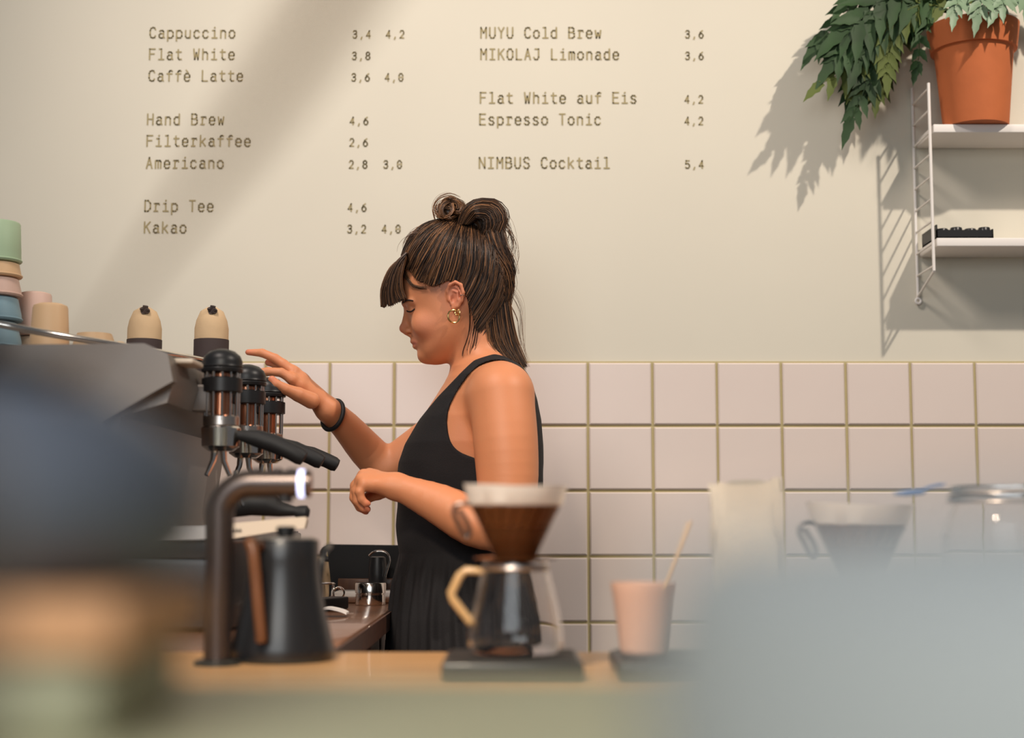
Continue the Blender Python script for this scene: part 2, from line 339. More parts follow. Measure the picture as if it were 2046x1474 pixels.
s1 = P(1900, 248, FY-.003).z; s2 = P(1900, 475, FY-.003).z
for z in (s1, s2): MB().box((lx+.008, FY-.003, z-.019), (lx+.598, WY-.006, z), .0015).build('shelf_board', M['white'], t)

# terracotta pot with fern
pc = P(1947, 200, 3.39); pz = s1+.0
zr = P(1947, 30, 3.30).z; zb = P(1947, 81, 3.30).z
pr = pxl(66, 3.32); tr = pxl(95, 3.29)
t = empty('potted_fern', (pc.x, 3.39, pz+.001), 'lobed green fern spilling left out of a terracotta pot on the top shelf board', 'plant')
k1 = pr+(tr*.9-pr)*((zb-pz)/(zr-pz))*1.02
pot = MB().lathe([(pr, pz+.001), (k1, zb), (k1+.008, zb+.001), (tr, zr), (tr-.008, zr), (tr-.012, zr-.02), (.01, zr-.022)], (pc.x, 3.385), 56).build('pot', M['terra'], t)
MB().lathe([(tr-.014, zr-.024), (tr-.013, zr-.014), (.01, zr-.008)], (pc.x, 3.385), 30).build('soil', M['soil'], t)
def frond(pts, lobe, nl, m, droop=.35, base=.15, ang=62):
    """one lobed frond: a rachis with paired tapering lobes"""
    sp = spline(pts, 8); mb = MB(); n = len(sp)
    mb.tube(sp, [.0018*(1-.6*i/n) for i in range(n)], 5)
    for k in range(nl):
        fr = base+(1-base)*k/(nl-1); i = min(int(fr*(n-1)), n-2); p = sp[i]; tdir = (sp[i+1]-sp[i]).normalized()
        vw = Vector((0, -1, .25)).normalized(); sd = tdir.cross(vw).normalized(); nr = sd.cross(tdir).normalized()
        L0 = lobe*(.55+.45*math.sin(PI*min(1, (.25+.75*fr)))) if fr < .97 else lobe*.9
        for sg in (-1, 1):
            if k == nl-1 and sg == 1: continue
            a = math.radians(ang*(1-.45*fr)+random.uniform(-6, 6)) if k < nl-1 else 0
            d = (tdir*math.cos(a)+sd*sg*math.sin(a)+nr*random.uniform(-.15, .25)).normalized(); L = L0*random.uniform(1.0, 1.3); wd = L*.13+.0045
            wv = d.cross(nr).normalized(); vs = []; N = 6
            for j in range(N+1):
                u = j/N; wj = wd*math.sin(PI*(.12+.88*u)**.8)*(1.0+.14*(-1)**j) if j < N else .0003
                c = p+d*L*u+Vector((0, 0, -1))*droop*L*u*u
                vs += [c+wv*wj, c-nr*wj*.25, c-wv*wj]
            f = []
            for j in range(N): f += [(3*j, 3*j+1, 3*j+4, 3*j+3), (3*j+1, 3*j+2, 3*j+5, 3*j+4)]
            mb.add(vs, f)
    return mb.build('frond', m, t)
FR = [
    ([(1905, 25, 3.36), (1830, -8, 3.33), (1760, 2, 3.30), (1718, 40, 3.28), (1690, 58, 3.28)], .085, 8, 'leafd'),
    ([(1900, 25, 3.37), (1820, 5, 3.34), (1740, 40, 3.31), (1700, 85, 3.30), (1668, 118, 3.30)], .075, 9, 'leafd'),
    ([(1900, 25, 3.38), (1810, 12, 3.36), (1745, 60, 3.33), (1700, 130, 3.32), (1640, 168, 3.31)], .06, 9, 'leafl'),
    ([(1895, 25, 3.38), (1810, 25, 3.35), (1760, 90, 3.33), (1735, 160, 3.32), (1700, 240, 3.33)], .055, 12, 'leafd'),
    ([(1900, 25, 3.40), (1830, 10, 3.39), (1765, 60, 3.38), (1720, 140, 3.39), (1705, 190, 3.40)], .065, 10, 'leafd'),
    ([(1895, 22, 3.36), (1840, 10, 3.31), (1790, 40, 3.28), (1775, 100, 3.28), (1772, 150, 3.29)], .05, 10, 'leafl'),
    ([(1895, 22, 3.36), (1850, 15, 3.32), (1838, 60, 3.30), (1836, 110, 3.30), (1830, 138, 3.31)], .03, 7, 'leafd'),
    ([(1900, 25, 3.40), (1790, -20, 3.40), (1720, 0, 3.40), (1660, 60, 3.41), (1632, 90, 3.42)], .06, 9, 'leafd'),
    ([(1900, 20, 3.40), (1800, 20, 3.41), (1770, 90, 3.42), (1755, 150, 3.43), (1750, 190, 3.43)], .055, 9, 'leafl'),
    ([(1940, 20, 3.36), (1925, -12, 3.28), (1915, 0, 3.255), (1908, 25, 3.25)], .038, 6, 'leafb'),
    ([(1950, 20, 3.36), (1960, -14, 3.28), (1962, 0, 3.255), (1955, 28, 3.25)], .045, 6, 'leafb'),
    ([(1960, 20, 3.36), (1995, -16, 3.28), (2005, 0, 3.255), (1990, 22, 3.25)], .04, 6, 'leafb'),
    ([(1980, 20, 3.37), (2030, -16, 3.30), (2050, 0, 3.27), (2058, 28, 3.27)], .045, 6, 'leafb'),
    ([(1950, 20, 3.38), (1930, -40, 3.34), (1890, -60, 3.31), (1850, -50, 3.30)], .07, 8, 'leafl'),
    ([(1960, 20, 3.39), (2000, -50, 3.36), (2060, -60, 3.35), (2110, -20, 3.35)], .07, 8, 'leafd'),
    ([(1930, 20, 3.39), (1880, -30, 3.38), (1800, -50, 3.37), (1730, -20, 3.36), (1690, 8, 3.35)], .06, 8, 'leafd'),
    ([(1900, 25, 3.37), (1850, 2, 3.32), (1800, 20, 3.29), (1745, 70, 3.28), (1715, 125, 3.28)], .06, 9, 'leafd'),
]
for k, (pts, lb, nl, m) in enumerate(FR): frond([P(a, b, y if m == 'leafb' else 3.405+(y-3.4)*.5) for a, b, y in pts], lb, nl, M[m])
for k in range(10):
    pp = [P(1900-9*k, 20, 3.37), P(1850-12*k, 10+4*k, 3.37), P(1800-10*k, 40+9*k, 3.37), P(1780-8*k, 70+13*k, 3.38)]
    frond(pp, .045, 8, M['leafd' if k % 3 else 'leafl'])
# black crate on the second board
bz = s2+.001
t = empty('black_crate', (1.02, 3.42, bz), 'low black open box with small dark tins on the lower shelf board', 'box')
cx0, cx1 = P(1868, 470, FY).x+.006, P(1988, 470, FY).x
MB().box((cx0, FY+.01, bz), (cx1, WY-.02, bz+.004)).box((cx0, FY+.01, bz), (cx1, FY+.013, bz+.02)).box((cx0, WY-.023, bz), (cx1, WY-.02, bz+.02)).box((cx0, FY+.01, bz), (cx0+.003, WY-.02, bz+.032)).box((cx1-.003, FY+.01, bz), (cx1, WY-.02, bz+.022)).build('tray', M['black'], t, smooth=False)
for k in range(4):
    xx = cx0+.02+k*.032
    MB().lathe([(.013, bz+.005), (.0135, bz+.007), (.0135, bz+.024+.003*(k % 2)), (.012, bz+.026+.003*(k % 2))], (xx, FY+.032), 20).build('tin', M['blackm'], t)

# ------------------------------------------------------------------ espresso machine
MZ = lambda z: CZ+z
t = empty('espresso_machine', (-.8, 2.7, CT), 'charcoal three group espresso machine on the side counter', 'coffee machine')
body = MB()
prof = [(-1.2, .20), (-1.17, .262), (-1.1, .275), (-.56, .275), (-.528, .262), (-.52, .225), (-.53, .19), (-.60, .17), (-.62, .02), (-.60, -.02), (-.60, -.055), (-1.2, -.055)]
body.prism([(x, MZ(z)) for x, z in prof], 2.3, 3.14)
body.build('body', M['machine'], t)
MB().prism([(-1.21, MZ(-.06)), (-1.21, MZ(.21)), (-1.17, MZ(.272)), (-.56, MZ(.278)), (-.524, MZ(.262)), (-.515, MZ(.22)), (-.62, MZ(.16)), (-.63, MZ(.01)), (-.63, MZ(-.06))], 2.27, 2.299).build('side_panel', M['machine'], t)
MB().prism([(-1.21, MZ(-.06)), (-1.21, MZ(.21)), (-1.17, MZ(.272)), (-.56, MZ(.278)), (-.524, MZ(.262)), (-.515, MZ(.22)), (-.62, MZ(.16)), (-.63, MZ(.01)), (-.63, MZ(-.06))], 3.141, 3.17).build('side_panel', M['machine'], t)
MB().box((-1.15, 2.31, CT+.004), (-.43, 3.0, MZ(-.02)), .006).build('base', M['blackm'], t)
tray = MB().box((-.60, 2.305, MZ(-.05)), (-.435, 3.12, MZ(-.012)), .004).build('drip_tray', M['blackm'], t)
MB().box((-.595, 2.32, MZ(-.012)), (-.44, 3.11, MZ(-.009))).build('grate', M['blackm'], tray, smooth=False)
yp = 2.29                                     # cream wedge foot panel at the near end
w1 = [P(460, 1046, yp), P(612, 1032, yp), P(616, 1038, yp), P(612, 1055, yp), P(552, 1062, yp), P(460, 1077, yp)]
fp = MB().prism([(p.x, p.z) for p in w1], yp-.02, yp+.004).build('foot_panel', M['cream'], t, smooth=False); fp['label'] = 'cream wedge shaped foot panel'
lg = MB()
for i in range(5): lg.box(tuple(P(467+i*3.2, 1063, yp-.0215)), tuple(P(468.6+i*3.2, 1055+(i % 2)*2, yp-.0203)))
lg.box(tuple(P(464, 1061, yp-.0215)), tuple(P(484, 1060, yp-.0203))).build('badge', M['black'], fp, smooth=False)
MB().prism([(-1.2, MZ(-.02)), (P(460, 0, yp).x, P(460, 1050, yp).z), (P(460, 0, yp).x, P(460, 1076, yp).z), (-1.2, MZ(-.055))], yp-.018, yp+.003).build('foot_rail', M['steel'], t, smooth=False)
for (px, y) in ((603, 2.30), (395, 3.08), (300, 2.33), (330, 3.08)):
    X = P(px, 1060, 2.29).x
    MB().tube([(X-.008, y, MZ(-.045)), (X, y, CT+.006)], [.007, .005], 10).lathe([(.014, CT+.0005), (.014, CT+.008), (.006, CT+.012)], (X, y), 16).build('leg', M['black'], t)
GX = -.485
for i, gy in enumerate((2.50, 2.74, 2.98)):
    gh = MB().lathe([(.026, MZ(.255)), (.034, MZ(.257)), (.035, MZ(.262)), (.0335, MZ(.264)), (.035, MZ(.266)), (.0335, MZ(.270)), (.034, MZ(.274)), (.030, MZ(.284)), (.021, MZ(.292)), (.008, MZ(.296))], (GX, gy), 28).build('group_head', M['black'], t)
    MB().lathe([(.029, MZ(.222)), (.0335, MZ(.224)), (.0335, MZ(.246)), (.029, MZ(.248))], (GX, gy), 28).build('band', M['black'], gh)
    rods = MB()
    for k in range(12):
        a = 2*PI*k/12+.2; rods.tube([(GX+.028*math.cos(a), gy+.028*math.sin(a), MZ(.175)), (GX+.028*math.cos(a), gy+.028*math.sin(a), MZ(.256))], .0022, 6)
    rods.build('rods', M['chrome'], gh)
    MB().lathe([(.017, MZ(.16)), (.017, MZ(.256))], (GX, gy), 20).build('core', M['copper'], gh)
    MB().lathe([(.026, MZ(.165)), (.030, MZ(.168)), (.030, MZ(.182)), (.024, MZ(.185))], (GX, gy), 28).build('collar', M['steel'], gh)
    MB().box((-.56, gy-.02, MZ(.19)), (GX-.015, gy+.02, MZ(.235)), .004).build('group_arm', M['machine'], t)
    pf = MB().lathe([(.02, MZ(.125)), (.031, MZ(.133)), (.033, MZ(.163)), (.030, MZ(.166))], (GX, gy), 28).build('portafilter', M['chrome'], t)
    h0 = Vector((GX+.026, gy-.006, MZ(.152))); h1 = Vector((-.345, gy, MZ(.112+.004*i)))
    pts = [h0.lerp(h1, u) for u in (0, .12, .3, .55, .8, .93, .99, 1.0)]
    for q_, u in zip(pts, (0, .12, .3, .55, .8, .93, .99, 1.0)): q_.z += .008*math.sin(PI*u)
    MB().tube(pts, [.007, .010, .0145, .0155, .0145, .0145, .012, .006], 16).build('handle', M['rubber'], pf)
    MB().tube([(GX-.01, gy, MZ(.128)), (GX-.012, gy, MZ(.11)), (GX-.02, gy-.012, MZ(.085))], [.006, .005, .004], 8).tube([(GX+.004, gy, MZ(.128)), (GX+.006, gy, MZ(.108)), (GX+.016, gy, MZ(.085))], [.006, .005, .004], 8).build('spout', M['chrome'], pf)
for (a0, a1, y) in (((500, 1000), (612, 1026), 2.42),):
    p0, p1 = P(*a0, y), P(*a1, y)
    sl = MB().tube([P(440, 1012, y), P(500, 1003, y), P(535, 1006, y), P(560, 1018, y), P(590, 1021, y), P(600, 1024, y), P(612, 1024, y), P(618, 1025, y)], [.02, .022, .021, .012, .008, .012, .012, .006], 14).build('steam_lever', M['rubber'], t)
MB().tube([P(470, 940, 2.4), P(476, 985, 2.4), P(486, 1010, 2.4)], .0035, 8).build('steam_wand', M['chrome'], t)
MB().tube(spline([(-.98, 2.42, MZ(.27)), (-.95, 2.42, MZ(.325)), (-.88, 2.42, MZ(.335)), (-.77, 2.46, MZ(.318)), (-.62, 2.62, MZ(.305)), (-.54, 2.8, MZ(.3)), (-.536, 3.05, MZ(.3)), (-.536, 3.08, MZ(.268))]), .006, 10).build('cup_rail', M['chrome'], t)
MB().box((-.535, 2.34, MZ(.255)), (-.50, 2.42, MZ(.263)), .003).build('switch_plate', M['cream'], t)
# rolled bags standing on the machine
def bag(px, Y, label, r=.034, ztop=.428):
    x = P(px, 700, Y).x; z0 = MZ(.2765)
    t = empty('coffee_bag', (x, Y, z0), label, 'bag', 'cream topped bags on the machine')
    zt = MZ(ztop); zm = MZ(.364)
    MB().lathe([(r*.96, z0), (r, z0+.006), (r, zm)], (x, Y), 30).build('sleeve', M['sleeve'], t)
    MB().lathe([(r*.97, zm-.004), (r*.97, zm+.022), (r*.88, zm+.038), (r*.66, zt-.008), (r*.3, zt), (.002, zt+.001)], (x, Y), 30).build('cloth_top', M['kraft'], t)
    k = MB()
    for j in range(5): k.tube([(x+.004, Y-.024+.002*j, zt-.014), (x+.006+.006*math.cos(j*1.4), Y-.026, zt-.006+.006*math.sin(j*1.4))], [.004, .0055], 8)
    k.build('knot', M['sleeve'], t)
bag(422, 2.92, 'cream topped bag in a dark sleeve on the machine, beside the raised hand')
bag(288, 2.92, 'cream topped bag in a dark sleeve further left on the machine, half lost in haze')
def cup(x, y, z, rt, rb, h, m, label, grp='cups on the machine'):
    """upside-down cup: mouth radius rt at the bottom"""
    t = empty('cup', (x, y, z), label, 'cup', grp)
    MB().lathe([(rt-.003, z), (rt, z+.001), (rt*.98, z+h*.3), (rb*1.03, z+h*.93), (rb*.97, z+h*.97), (rb*.7, z+h), (rb*.6, z+h-.003)], (x, y), 32).build('bowl', M[m], t)
    MB().torus((x, y, z+.004), rt*.995, .0022, 'z').build('rim', M[m], t)
z = MZ(.2765); sx, sy = P(-10, 600, 2.75).x, 2.75
for i, (m, h, cl) in enumerate((('cupc', .05, 'sand'), ('cupb', .05, 'grey blue'), ('cupb', .045, 'pale blue'), ('cupp', .035, 'rose'), ('cupt', .028, 'tan'), ('cupg', .078, 'mint green'))):
    cup(sx, sy, z, .052-.0015*i, .040, h, m, ('mint green upside down cup topping the tall stack at the left edge' if i == 5 else '%s cup, number %s up the tall stack at the left edge' % (cl, ('one', 'two', 'three', 'four', 'five')[i]))); z += h+.0005
z = MZ(.2765)
for i, (m, cl) in enumerate((('cupc', 'sand coloured bottom cup'), ('cupp', 'rose coloured top cup'))): cup(P(70, 600, 2.85).x, 2.85, z, .036, .03, .085, m, cl+' of the pair beside the tall cup stack'); z += .0855
cup(P(115, 600, 2.70).x, 2.66, MZ(.2765), .036, .03, .12, 'cupt', 'single tan beaker standing upside down right of the cup stacks')
jug = empty('milk_jug', (-.74, 2.64, MZ(.2765)), 'yellowish rounded milk jug lying low behind the chrome rail', 'jug')
MB().lathe([(.02, MZ(.2765)), (.036, MZ(.285)), (.042, MZ(.305)), (.034, MZ(.33)), (.03, MZ(.34))], (-.74, 2.64), 28).build('bowl', M['cupt'], jug)
MB().torus((-.74+.045, 2.64, MZ(.31)), .014, .003).build('handle', M['cupt'], jug)

# ------------------------------------------------------------------ things at the back of the side counter
def at(px, Y, z=CT): p = P(px, 1000, Y); return Vector((p.x, Y, z))
c0 = at(733, 3.3)
t = empty('knock_box', (c0.x, 3.4, CT), 'black tapered knock box against the tiles behind the tamper', 'box')
a0, a1 = P(657, 1088, 3.36), P(805, 1090, 3.36); b0, b1 = P(668, 1195, 3.36).x, P(800, 1195, 3.36).x
MB().add([(b0, 3.33, CT+.001), (b1, 3.33, CT+.001), (b1, 3.45, CT+.001), (b0, 3.45, CT+.001), (a0.x, 3.32, a0.z), (a1.x, 3.32, a1.z), (a1.x, 3.46, a1.z), (a0.x, 3.46, a0.z), (a0.x+.006, 3.326, a0.z-.0), (a1.x-.006, 3.326, a1.z), (a1.x-.006, 3.454, a1.z), (a0.x+.006, 3.454, a0.z), (a0.x+.01, 3.33, a0.z-.05), (a1.x-.01, 3.33, a1.z-.05), (a1.x-.01, 3.45, a1.z-.05), (a0.x+.01, 3.45, a0.z-.05)],
    [(0, 3, 2, 1), (0, 1, 5, 4), (1, 2, 6, 5), (2, 3, 7, 6), (3, 0, 4, 7), (4, 5, 9, 8), (5, 6, 10, 9), (6, 7, 11, 10), (7, 4, 8, 11), (8, 9, 13, 12), (9, 10, 14, 13), (10, 11, 15, 14), (11, 8, 12, 15), (12, 13, 14, 15)]).build('bin', M['rubber'], t)
hd = P(655, 1106, 3.36)
MB().torus(hd, .012, .006, 'y').build('side_handle', M['rubber'], t)
t = empty('wooden_tray', (at(715, 3.26).x, 3.27, CT), 'orange brown wooden tray with a white liner behind the tamper', 'tray')
x0, x1 = P(664, 1180, 3.2).x, P(790, 1180, 3.2).x
MB().box((x0, 3.2, CT+.001), (x1, 3.31, CT+.012), .001).build('board', M['walnut'], t)
MB().box((x0+.003, 3.21, CT+.012), (x1-.004, 3.305, CT+.024), .003).build('liner', M['paper'], t)
MB().box((x0, 3.30, CT+.012), (x1, 3.314, CT+.048), .002).build('back_rail', M['walnut'], t)
c0 = at(742, 3.14)
t = empty('tamper', (c0.x, 3.14, CT), 'chrome two tier tamper puck standing on the brown counter', 'tamper')
MB().lathe([(.0305, CT+.0005), (.031, CT+.002), (.031, CT+.021), (.0298, CT+.022), (.0298, CT+.0235), (.032, CT+.0245), (.032, CT+.043), (.0305, CT+.045), (.004, CT+.0455)], (c0.x, 3.14), 40).build('puck', M['chrome'], t)
c0 = at(757, 3.27)
t = empty('milk_pitcher', (c0.x, 3.27, CT+.05), 'small black pitcher with a bent chrome handle behind the tamper', 'pitcher')
MB().lathe([(.016, CT+.0135+.011), (.019, CT+.03), (.02, CT+.07), (.017, CT+.095), (.012, CT+.097)], (c0.x, 3.255), 26).build('bowl', M['black'], t)
MB().tube(spline([P(738, 1110, 3.25), P(748, 1102, 3.24), P(765, 1101, 3.24), P(775, 1108, 3.24), P(778, 1120, 3.24), P(774, 1135, 3.24), P(769, 1152, 3.24)], 5), .0025, 8).build('handle', M['chrome'], t)
c0 = at(650, 3.1)
t = empty('shot_glass', (c0.x, 3.1, CT), 'small chrome rimmed measuring glass half hidden by the kettle', 'glass')
MB().lathe([(.016, CT+.0005), (.02, CT+.003), (.022, CT+.045), (.0205, CT+.045), (.018, CT+.006), (.003, CT+.005)], (c0.x, 3.1), 28).build('bowl', M['glass'], t)
MB().torus((c0.x, 3.1, CT+.045), .0215, .0016, 'z').build('rim', M['chrome'], t)
MB().torus((c0.x+.03, 3.1, CT+.026), .011, .002).build('handle', M['chrome'], t)
p = at(664, 2.97)
tag(MB().box((p.x-.022, 2.88, CT+.0005), (p.x+.016, 2.99, CT+.024), .003, rot=-.35).build('cleaning_block', M['rubber']), 'small black block lying between the kettle and the tray', 'block')
p = [P(636, 1226, 2.72), P(655, 1222, 2.72), P(672, 1223, 2.72), P(686, 1229, 2.72), P(694, 1238, 2.72)]
ls, fs = [], []
for i, q_ in enumerate(spline([Vector((a.x, 2.72, max(CT+.0145-.0035*abs(k-1.2), CT+.001))) for k, a in enumerate(p)], 5)):
    ls += [(q_.x, 2.70, q_.z), (q_.x, 2.745, q_.z), (q_.x, 2.745, q_.z+.0035), (q_.x, 2.70, q_.z+.0035)]
n = len(ls)//4
for i in range(n-1):
    for k in range(4): fs.append((4*i+k, 4*i+(k+1) % 4, 4*i+4+(k+1) % 4, 4*i+4+k))
fs += [(3, 2, 1, 0), (4*n-4, 4*n-3, 4*n-2, 4*n-1)]
tag(MB().add(ls, fs).build('spoon_rest', M['white']), 'white curved strip lying on the brown counter', 'utensil')
# crumpled pale cloth
cl = MB(); cc = P(650, 1120, 3.42); vs = []; n1, n2 = 22, 30
for i in range(n1):
    u = i/(n1-1); zz = CT+.001+u*.092
    for k in range(n2):
        a = 2*PI*k/n2; r = .052*(math.cos(u*PI/2)**.5*.8+.2 if u < 1 else .1)*(1+.16*math.sin(3*a+5*u)+.08*math.sin(7*a-4*u)+.05*math.sin(11*a+13*u))
        vs.append((cc.x-.012+r*.85*math.cos(a), 3.42+r*.7*math.sin(a), zz))
fs = [(i*n2+k, i*n2+(k+1) % n2, (i+1)*n2+(k+1) % n2, (i+1)*n2+k) for i in range(n1-1) for k in range(n2)]+[tuple(range(n2))[::-1], tuple((n1-1)*n2+k for k in range(n2))]
tag(cl.add(vs, fs).build('cleaning_cloth', M['kraft']), 'crumpled beige cloth against the tiles between machine and knock box', 'cloth')

# ------------------------------------------------------------------ kettle, tap, hand brew stand on the oak counter
KY = 1.84; kx = P(566, 1200, KY).x
t = empty('pour_over_kettle', (kx, KY, CT), 'matte black flared kettle with a brown wooden handle beside the tap', 'kettle')
H = .1445
MB().lathe([(.055, CT+.0006), (.0605, CT+.002), (.0625, CT+.008), (.0615, CT+.016), (.0575, CT+.034), (.052, CT+.056), (.0472, CT+.078), (.0438, CT+.1), (.0424, CT+.12), (.0424, CT+H-.002), (.041, CT+H), (.038, CT+H-.001)], (kx, KY), 64).build('body', M['blackm'], t)
lid = MB().lathe([(.0385, CT+H-.001), (.0385, CT+H+.0015), (.0365, CT+H+.003), (.01, CT+H+.0035)], (kx, KY), 40).build('lid', M['steel'], t)
MB().lathe([(.009, CT+H+.003), (.012, CT+H+.012), (.011, CT+H+.016), (.003, CT+H+.0165)], (kx+.002, KY), 24).build('knob', M['black'], lid)
hy = KY-.045
hp = [Vector((kx-.022, KY-.034, CT+H-.008)), P(500, 1083, hy-.02), P(506, 1100, hy-.028), P(511, 1150, hy-.028), P(516, 1210, hy-.028), P(521, 1262, hy-.026), P(522, 1282, hy-.024)]
MB().tube(spline(hp, 6), [.0045]+[.0068]*35+[.006], 12, sy=1.0).build('handle', M['walnut'], t)
sp = [Vector((kx+.02, KY+.05, CT+.03)), Vector((kx+.03, KY+.085, CT+.04)), Vector((kx+.033, KY+.09, CT+.09)), Vector((kx+.036, KY+.10, CT+.125)), Vector((kx+.04, KY+.13, CT+.135))]
MB().tube(spline(sp, 6), [.006]*12+[.0045]*13, 10).build('spout', M['blackm'], t)

TY = 1.78; tx = P(437, 1200, TY).x; rz = .0163
t = empty('water_tap', (tx, TY, CT), 'dark bronze arched hot water tap with a glowing ring near its tip', 'tap')
zt = P(437, 966, TY).z; xe = P(597, 966, TY).x; br = .036
pts = [Vector((tx, TY, CT+.004)), Vector((tx, TY, CT+.1))]+[Vector((tx+br-br*math.cos(a), TY, zt-br+br*math.sin(a))) for a in [k*PI/2/12 for k in range(13)]]+[Vector((xe, TY, zt))]
MB().tube(pts, rz, 28).build('column', M['dkmetal'], t)
MB().tube([Vector((xe+.0003, TY, zt)), P(609, 966, TY)], rz*1.01, 28).build('light_ring', M['led'], t)
x2 = P(609, 966, TY).x
MB().tube([Vector((x2+.0003, TY, zt)), P(621, 966, TY)], rz, 28).build('end_cap', M['dkmetal'], t)
nx = P(570, 966, TY).x
MB().lathe([(.0085, zt-.0228), (.0092, zt-.022), (.0092, zt-.012)], (nx, TY), 22).build('nozzle', M['black'], t)
for dx in (-.055, -.03, -.012): MB().lathe([(.006, zt+rz-.001), (.0055, zt+rz+.002), (.002, zt+rz+.0025)], (nx+dx+.02, TY), 16).build('button', M['dkmetal'], t)
MB().lathe([(.027, CT+.0005), (.027, CT+.004), (.0225, CT+.006), (.017, CT+.007)], (tx, TY), 36).build('base_plate', M['blackm'], t)

def scale_pad(px, label, w=.150):
    x = P(px, 1318, 1.6).x
    t = empty('brew_scale', (x, 1.68, CT), label, 'scale', 'black brew scales')
    MB().box((x-w/2, 1.6, CT+.0005), (x+w/2, 1.765, CT+.0185), .004).build('body', M['blackm'], t)
    MB().box((x-w/2+.006, 1.608, CT+.0186), (x+w/2-.006, 1.758, CT+.0196)).build('platform', M['rubber'], t, smooth=False)
    return x
scale_pad(1024, 'black brewing scale under the glass server in the middle')
scale_pad(1378, 'black brewing scale under the pink cup')
def brew(px, z0, tags):
    BYc = 1.685; x = P(px, 1200, BYc).x
    Z = lambda py: P(px, py, BYc).z
    dz = z0-Z(1304)
    t = empty('glass_server', (x, BYc, z0), tags[0], 'carafe', 'glass servers under the drippers')
    s = pxl(1, BYc)
    out = [(72, 1304), (86, 1299), (96, 1286), (97, 1268), (93, 1240), (86, 1205), (76, 1165), (68, 1135), (66, 1120), (70, 1114)]
    o_ = [(r*s*.97, Z(y)+dz) for r, y in out]; i_ = [((r*s*.97-.0016), Z(y)+dz+(.002 if k == 0 else 0)) for k, (r, y) in enumerate(out)][::-1]
    MB().lathe([(.004, o_[0][1])]+o_+i_+[(.004, o_[0][1]+.0025)], (x, BYc), 56).build('glass_body', M['glass'], t)
    hs = [Vector((x+(a-1030)*s, BYc-.004, Z(b)+dz)) for a, b in ((970, 1138), (932, 1136), (920, 1146), (903, 1182), (907, 1194), (942, 1240), (950, 1244))]
    MB().tube(hs, [.0036, .0043, .0047, .0046, .0046, .0046, .003], 12).build('handle', M['amber'], t)
    MB().lathe([(65*s, Z(1137)+dz), (68*s, Z(1131)+dz), (66*s, Z(1125)+dz)], (x, BYc), 40).build('neck_band', M['steel'], t)
    d = empty('coffee_dripper', (x, BYc, Z(1113)+dz), tags[1], 'dripper', 'smoky cone drippers')
    cone = [(34, 1122), (40, 1112), (48, 1095), (90, 1006), (92, 1004), (89, 1004)]
    co = [(r*s, Z(y)+dz) for r, y in cone]; ci = [(r*s-.002, Z(y)+dz) for r, y in cone[1:4]][::-1]
    MB().lathe(co+ci+[(.006, Z(1114)+dz)], (x, BYc), 56).build('cone', M['smoke'], d)
    ribs = MB()
    for k in range(20):
        a = 2*PI*k/20; q0 = Vector((x+44*s*math.cos(a-.5), BYc+44*s*math.sin(a-.5), Z(1096)+dz)); q1 = Vector((x+85.5*s*math.cos(a), BYc+85.5*s*math.sin(a), Z(1012)+dz))
        ribs.tube([q0, q0.lerp(q1, .5)*1.0, q1], .0014, 5)
    rb = ribs.build('ribs', M['smoke'], d)
    MB().lathe([(30*s, Z(1117)+dz), (82*s, Z(1114)+dz), (83*s, Z(1111)+dz), (36*s, Z(1108)+dz)], (x, BYc), 48).build('flange', M['smoke'], d)
    MB().lathe([(20*s, Z(1140)+dz), (24*s, Z(1118)+dz)], (x, BYc), 30).build('outlet', M['black'], d)
    hl = [Vector((x+(a-1030)*s, BYc-.006, Z(b)+dz)) for a, b in ((945, 1006), (925, 1003), (911, 1008), (908, 1024), (916, 1042), (926, 1062), (934, 1070), (939, 1060), (934, 1042), (922, 1022), (918, 1014))]
    MB().tube(spline(hl, 4), .0026, 8).build('handle', M['dkmetal'], d)
    f = empty('paper_filter', (x, BYc, Z(1010)+dz), tags[2], 'filter', 'white paper filters')
    v = []; n = 72
    for (r, y, th) in ((40, 1100, 0), (86, 1010, 0), (94, 1004, 0), (104, 968, 0)):
        for k in range(n):
            a = 2*PI*k/n; top = 1 if y < 1000 else 0
            rr = (r-th)*s*(1+.005*math.sin(5*a+1)*top+.003*math.sin(11*a)*top)
            zz = Z(y)+dz+top*(.0008*math.sin(2*a+.6)+.0004*math.sin(5*a)+.003*max(0, -math.cos(a))**6)
            v.append((x+rr*math.cos(a), BYc+rr*math.sin(a), zz))
    ff = [(i*n+k, i*n+(k+1) % n, (i+1)*n+(k+1) % n, (i+1)*n+k) for i in range(3) for k in range(n)]
    MB().add(v, ff).build('paper_cone', M['paper'], f)
    return x, s, dz
brew(1030, CT+.0198, ('clear glass server with a tan angular handle on the middle scale', 'smoky brown cone dripper on the middle glass server', 'white paper filter standing up out of the middle dripper'))
x2b, s2b, dz2 = brew(1722, CT+.0006, ('clear glass server at the right behind the pale haze', 'smoky cone dripper at the right, blue spoon beside its rim', 'white paper filter in the right hand dripper'))
sb = [P(1788, 984, 1.62), P(1806, 983, 1.62), P(1826, 981, 1.62), P(1842, 980, 1.62), P(1850, 974, 1.62), P(1866, 969, 1.62), P(1886, 966, 1.62)]
tag(MB().tube(spline(sb, 4), [.0022]*4+[.0034]*10+[.0018]*11, 10).build('blue_spoon', M['blue']), 'small blue plastic spoon lying across the right filter rim', 'spoon')
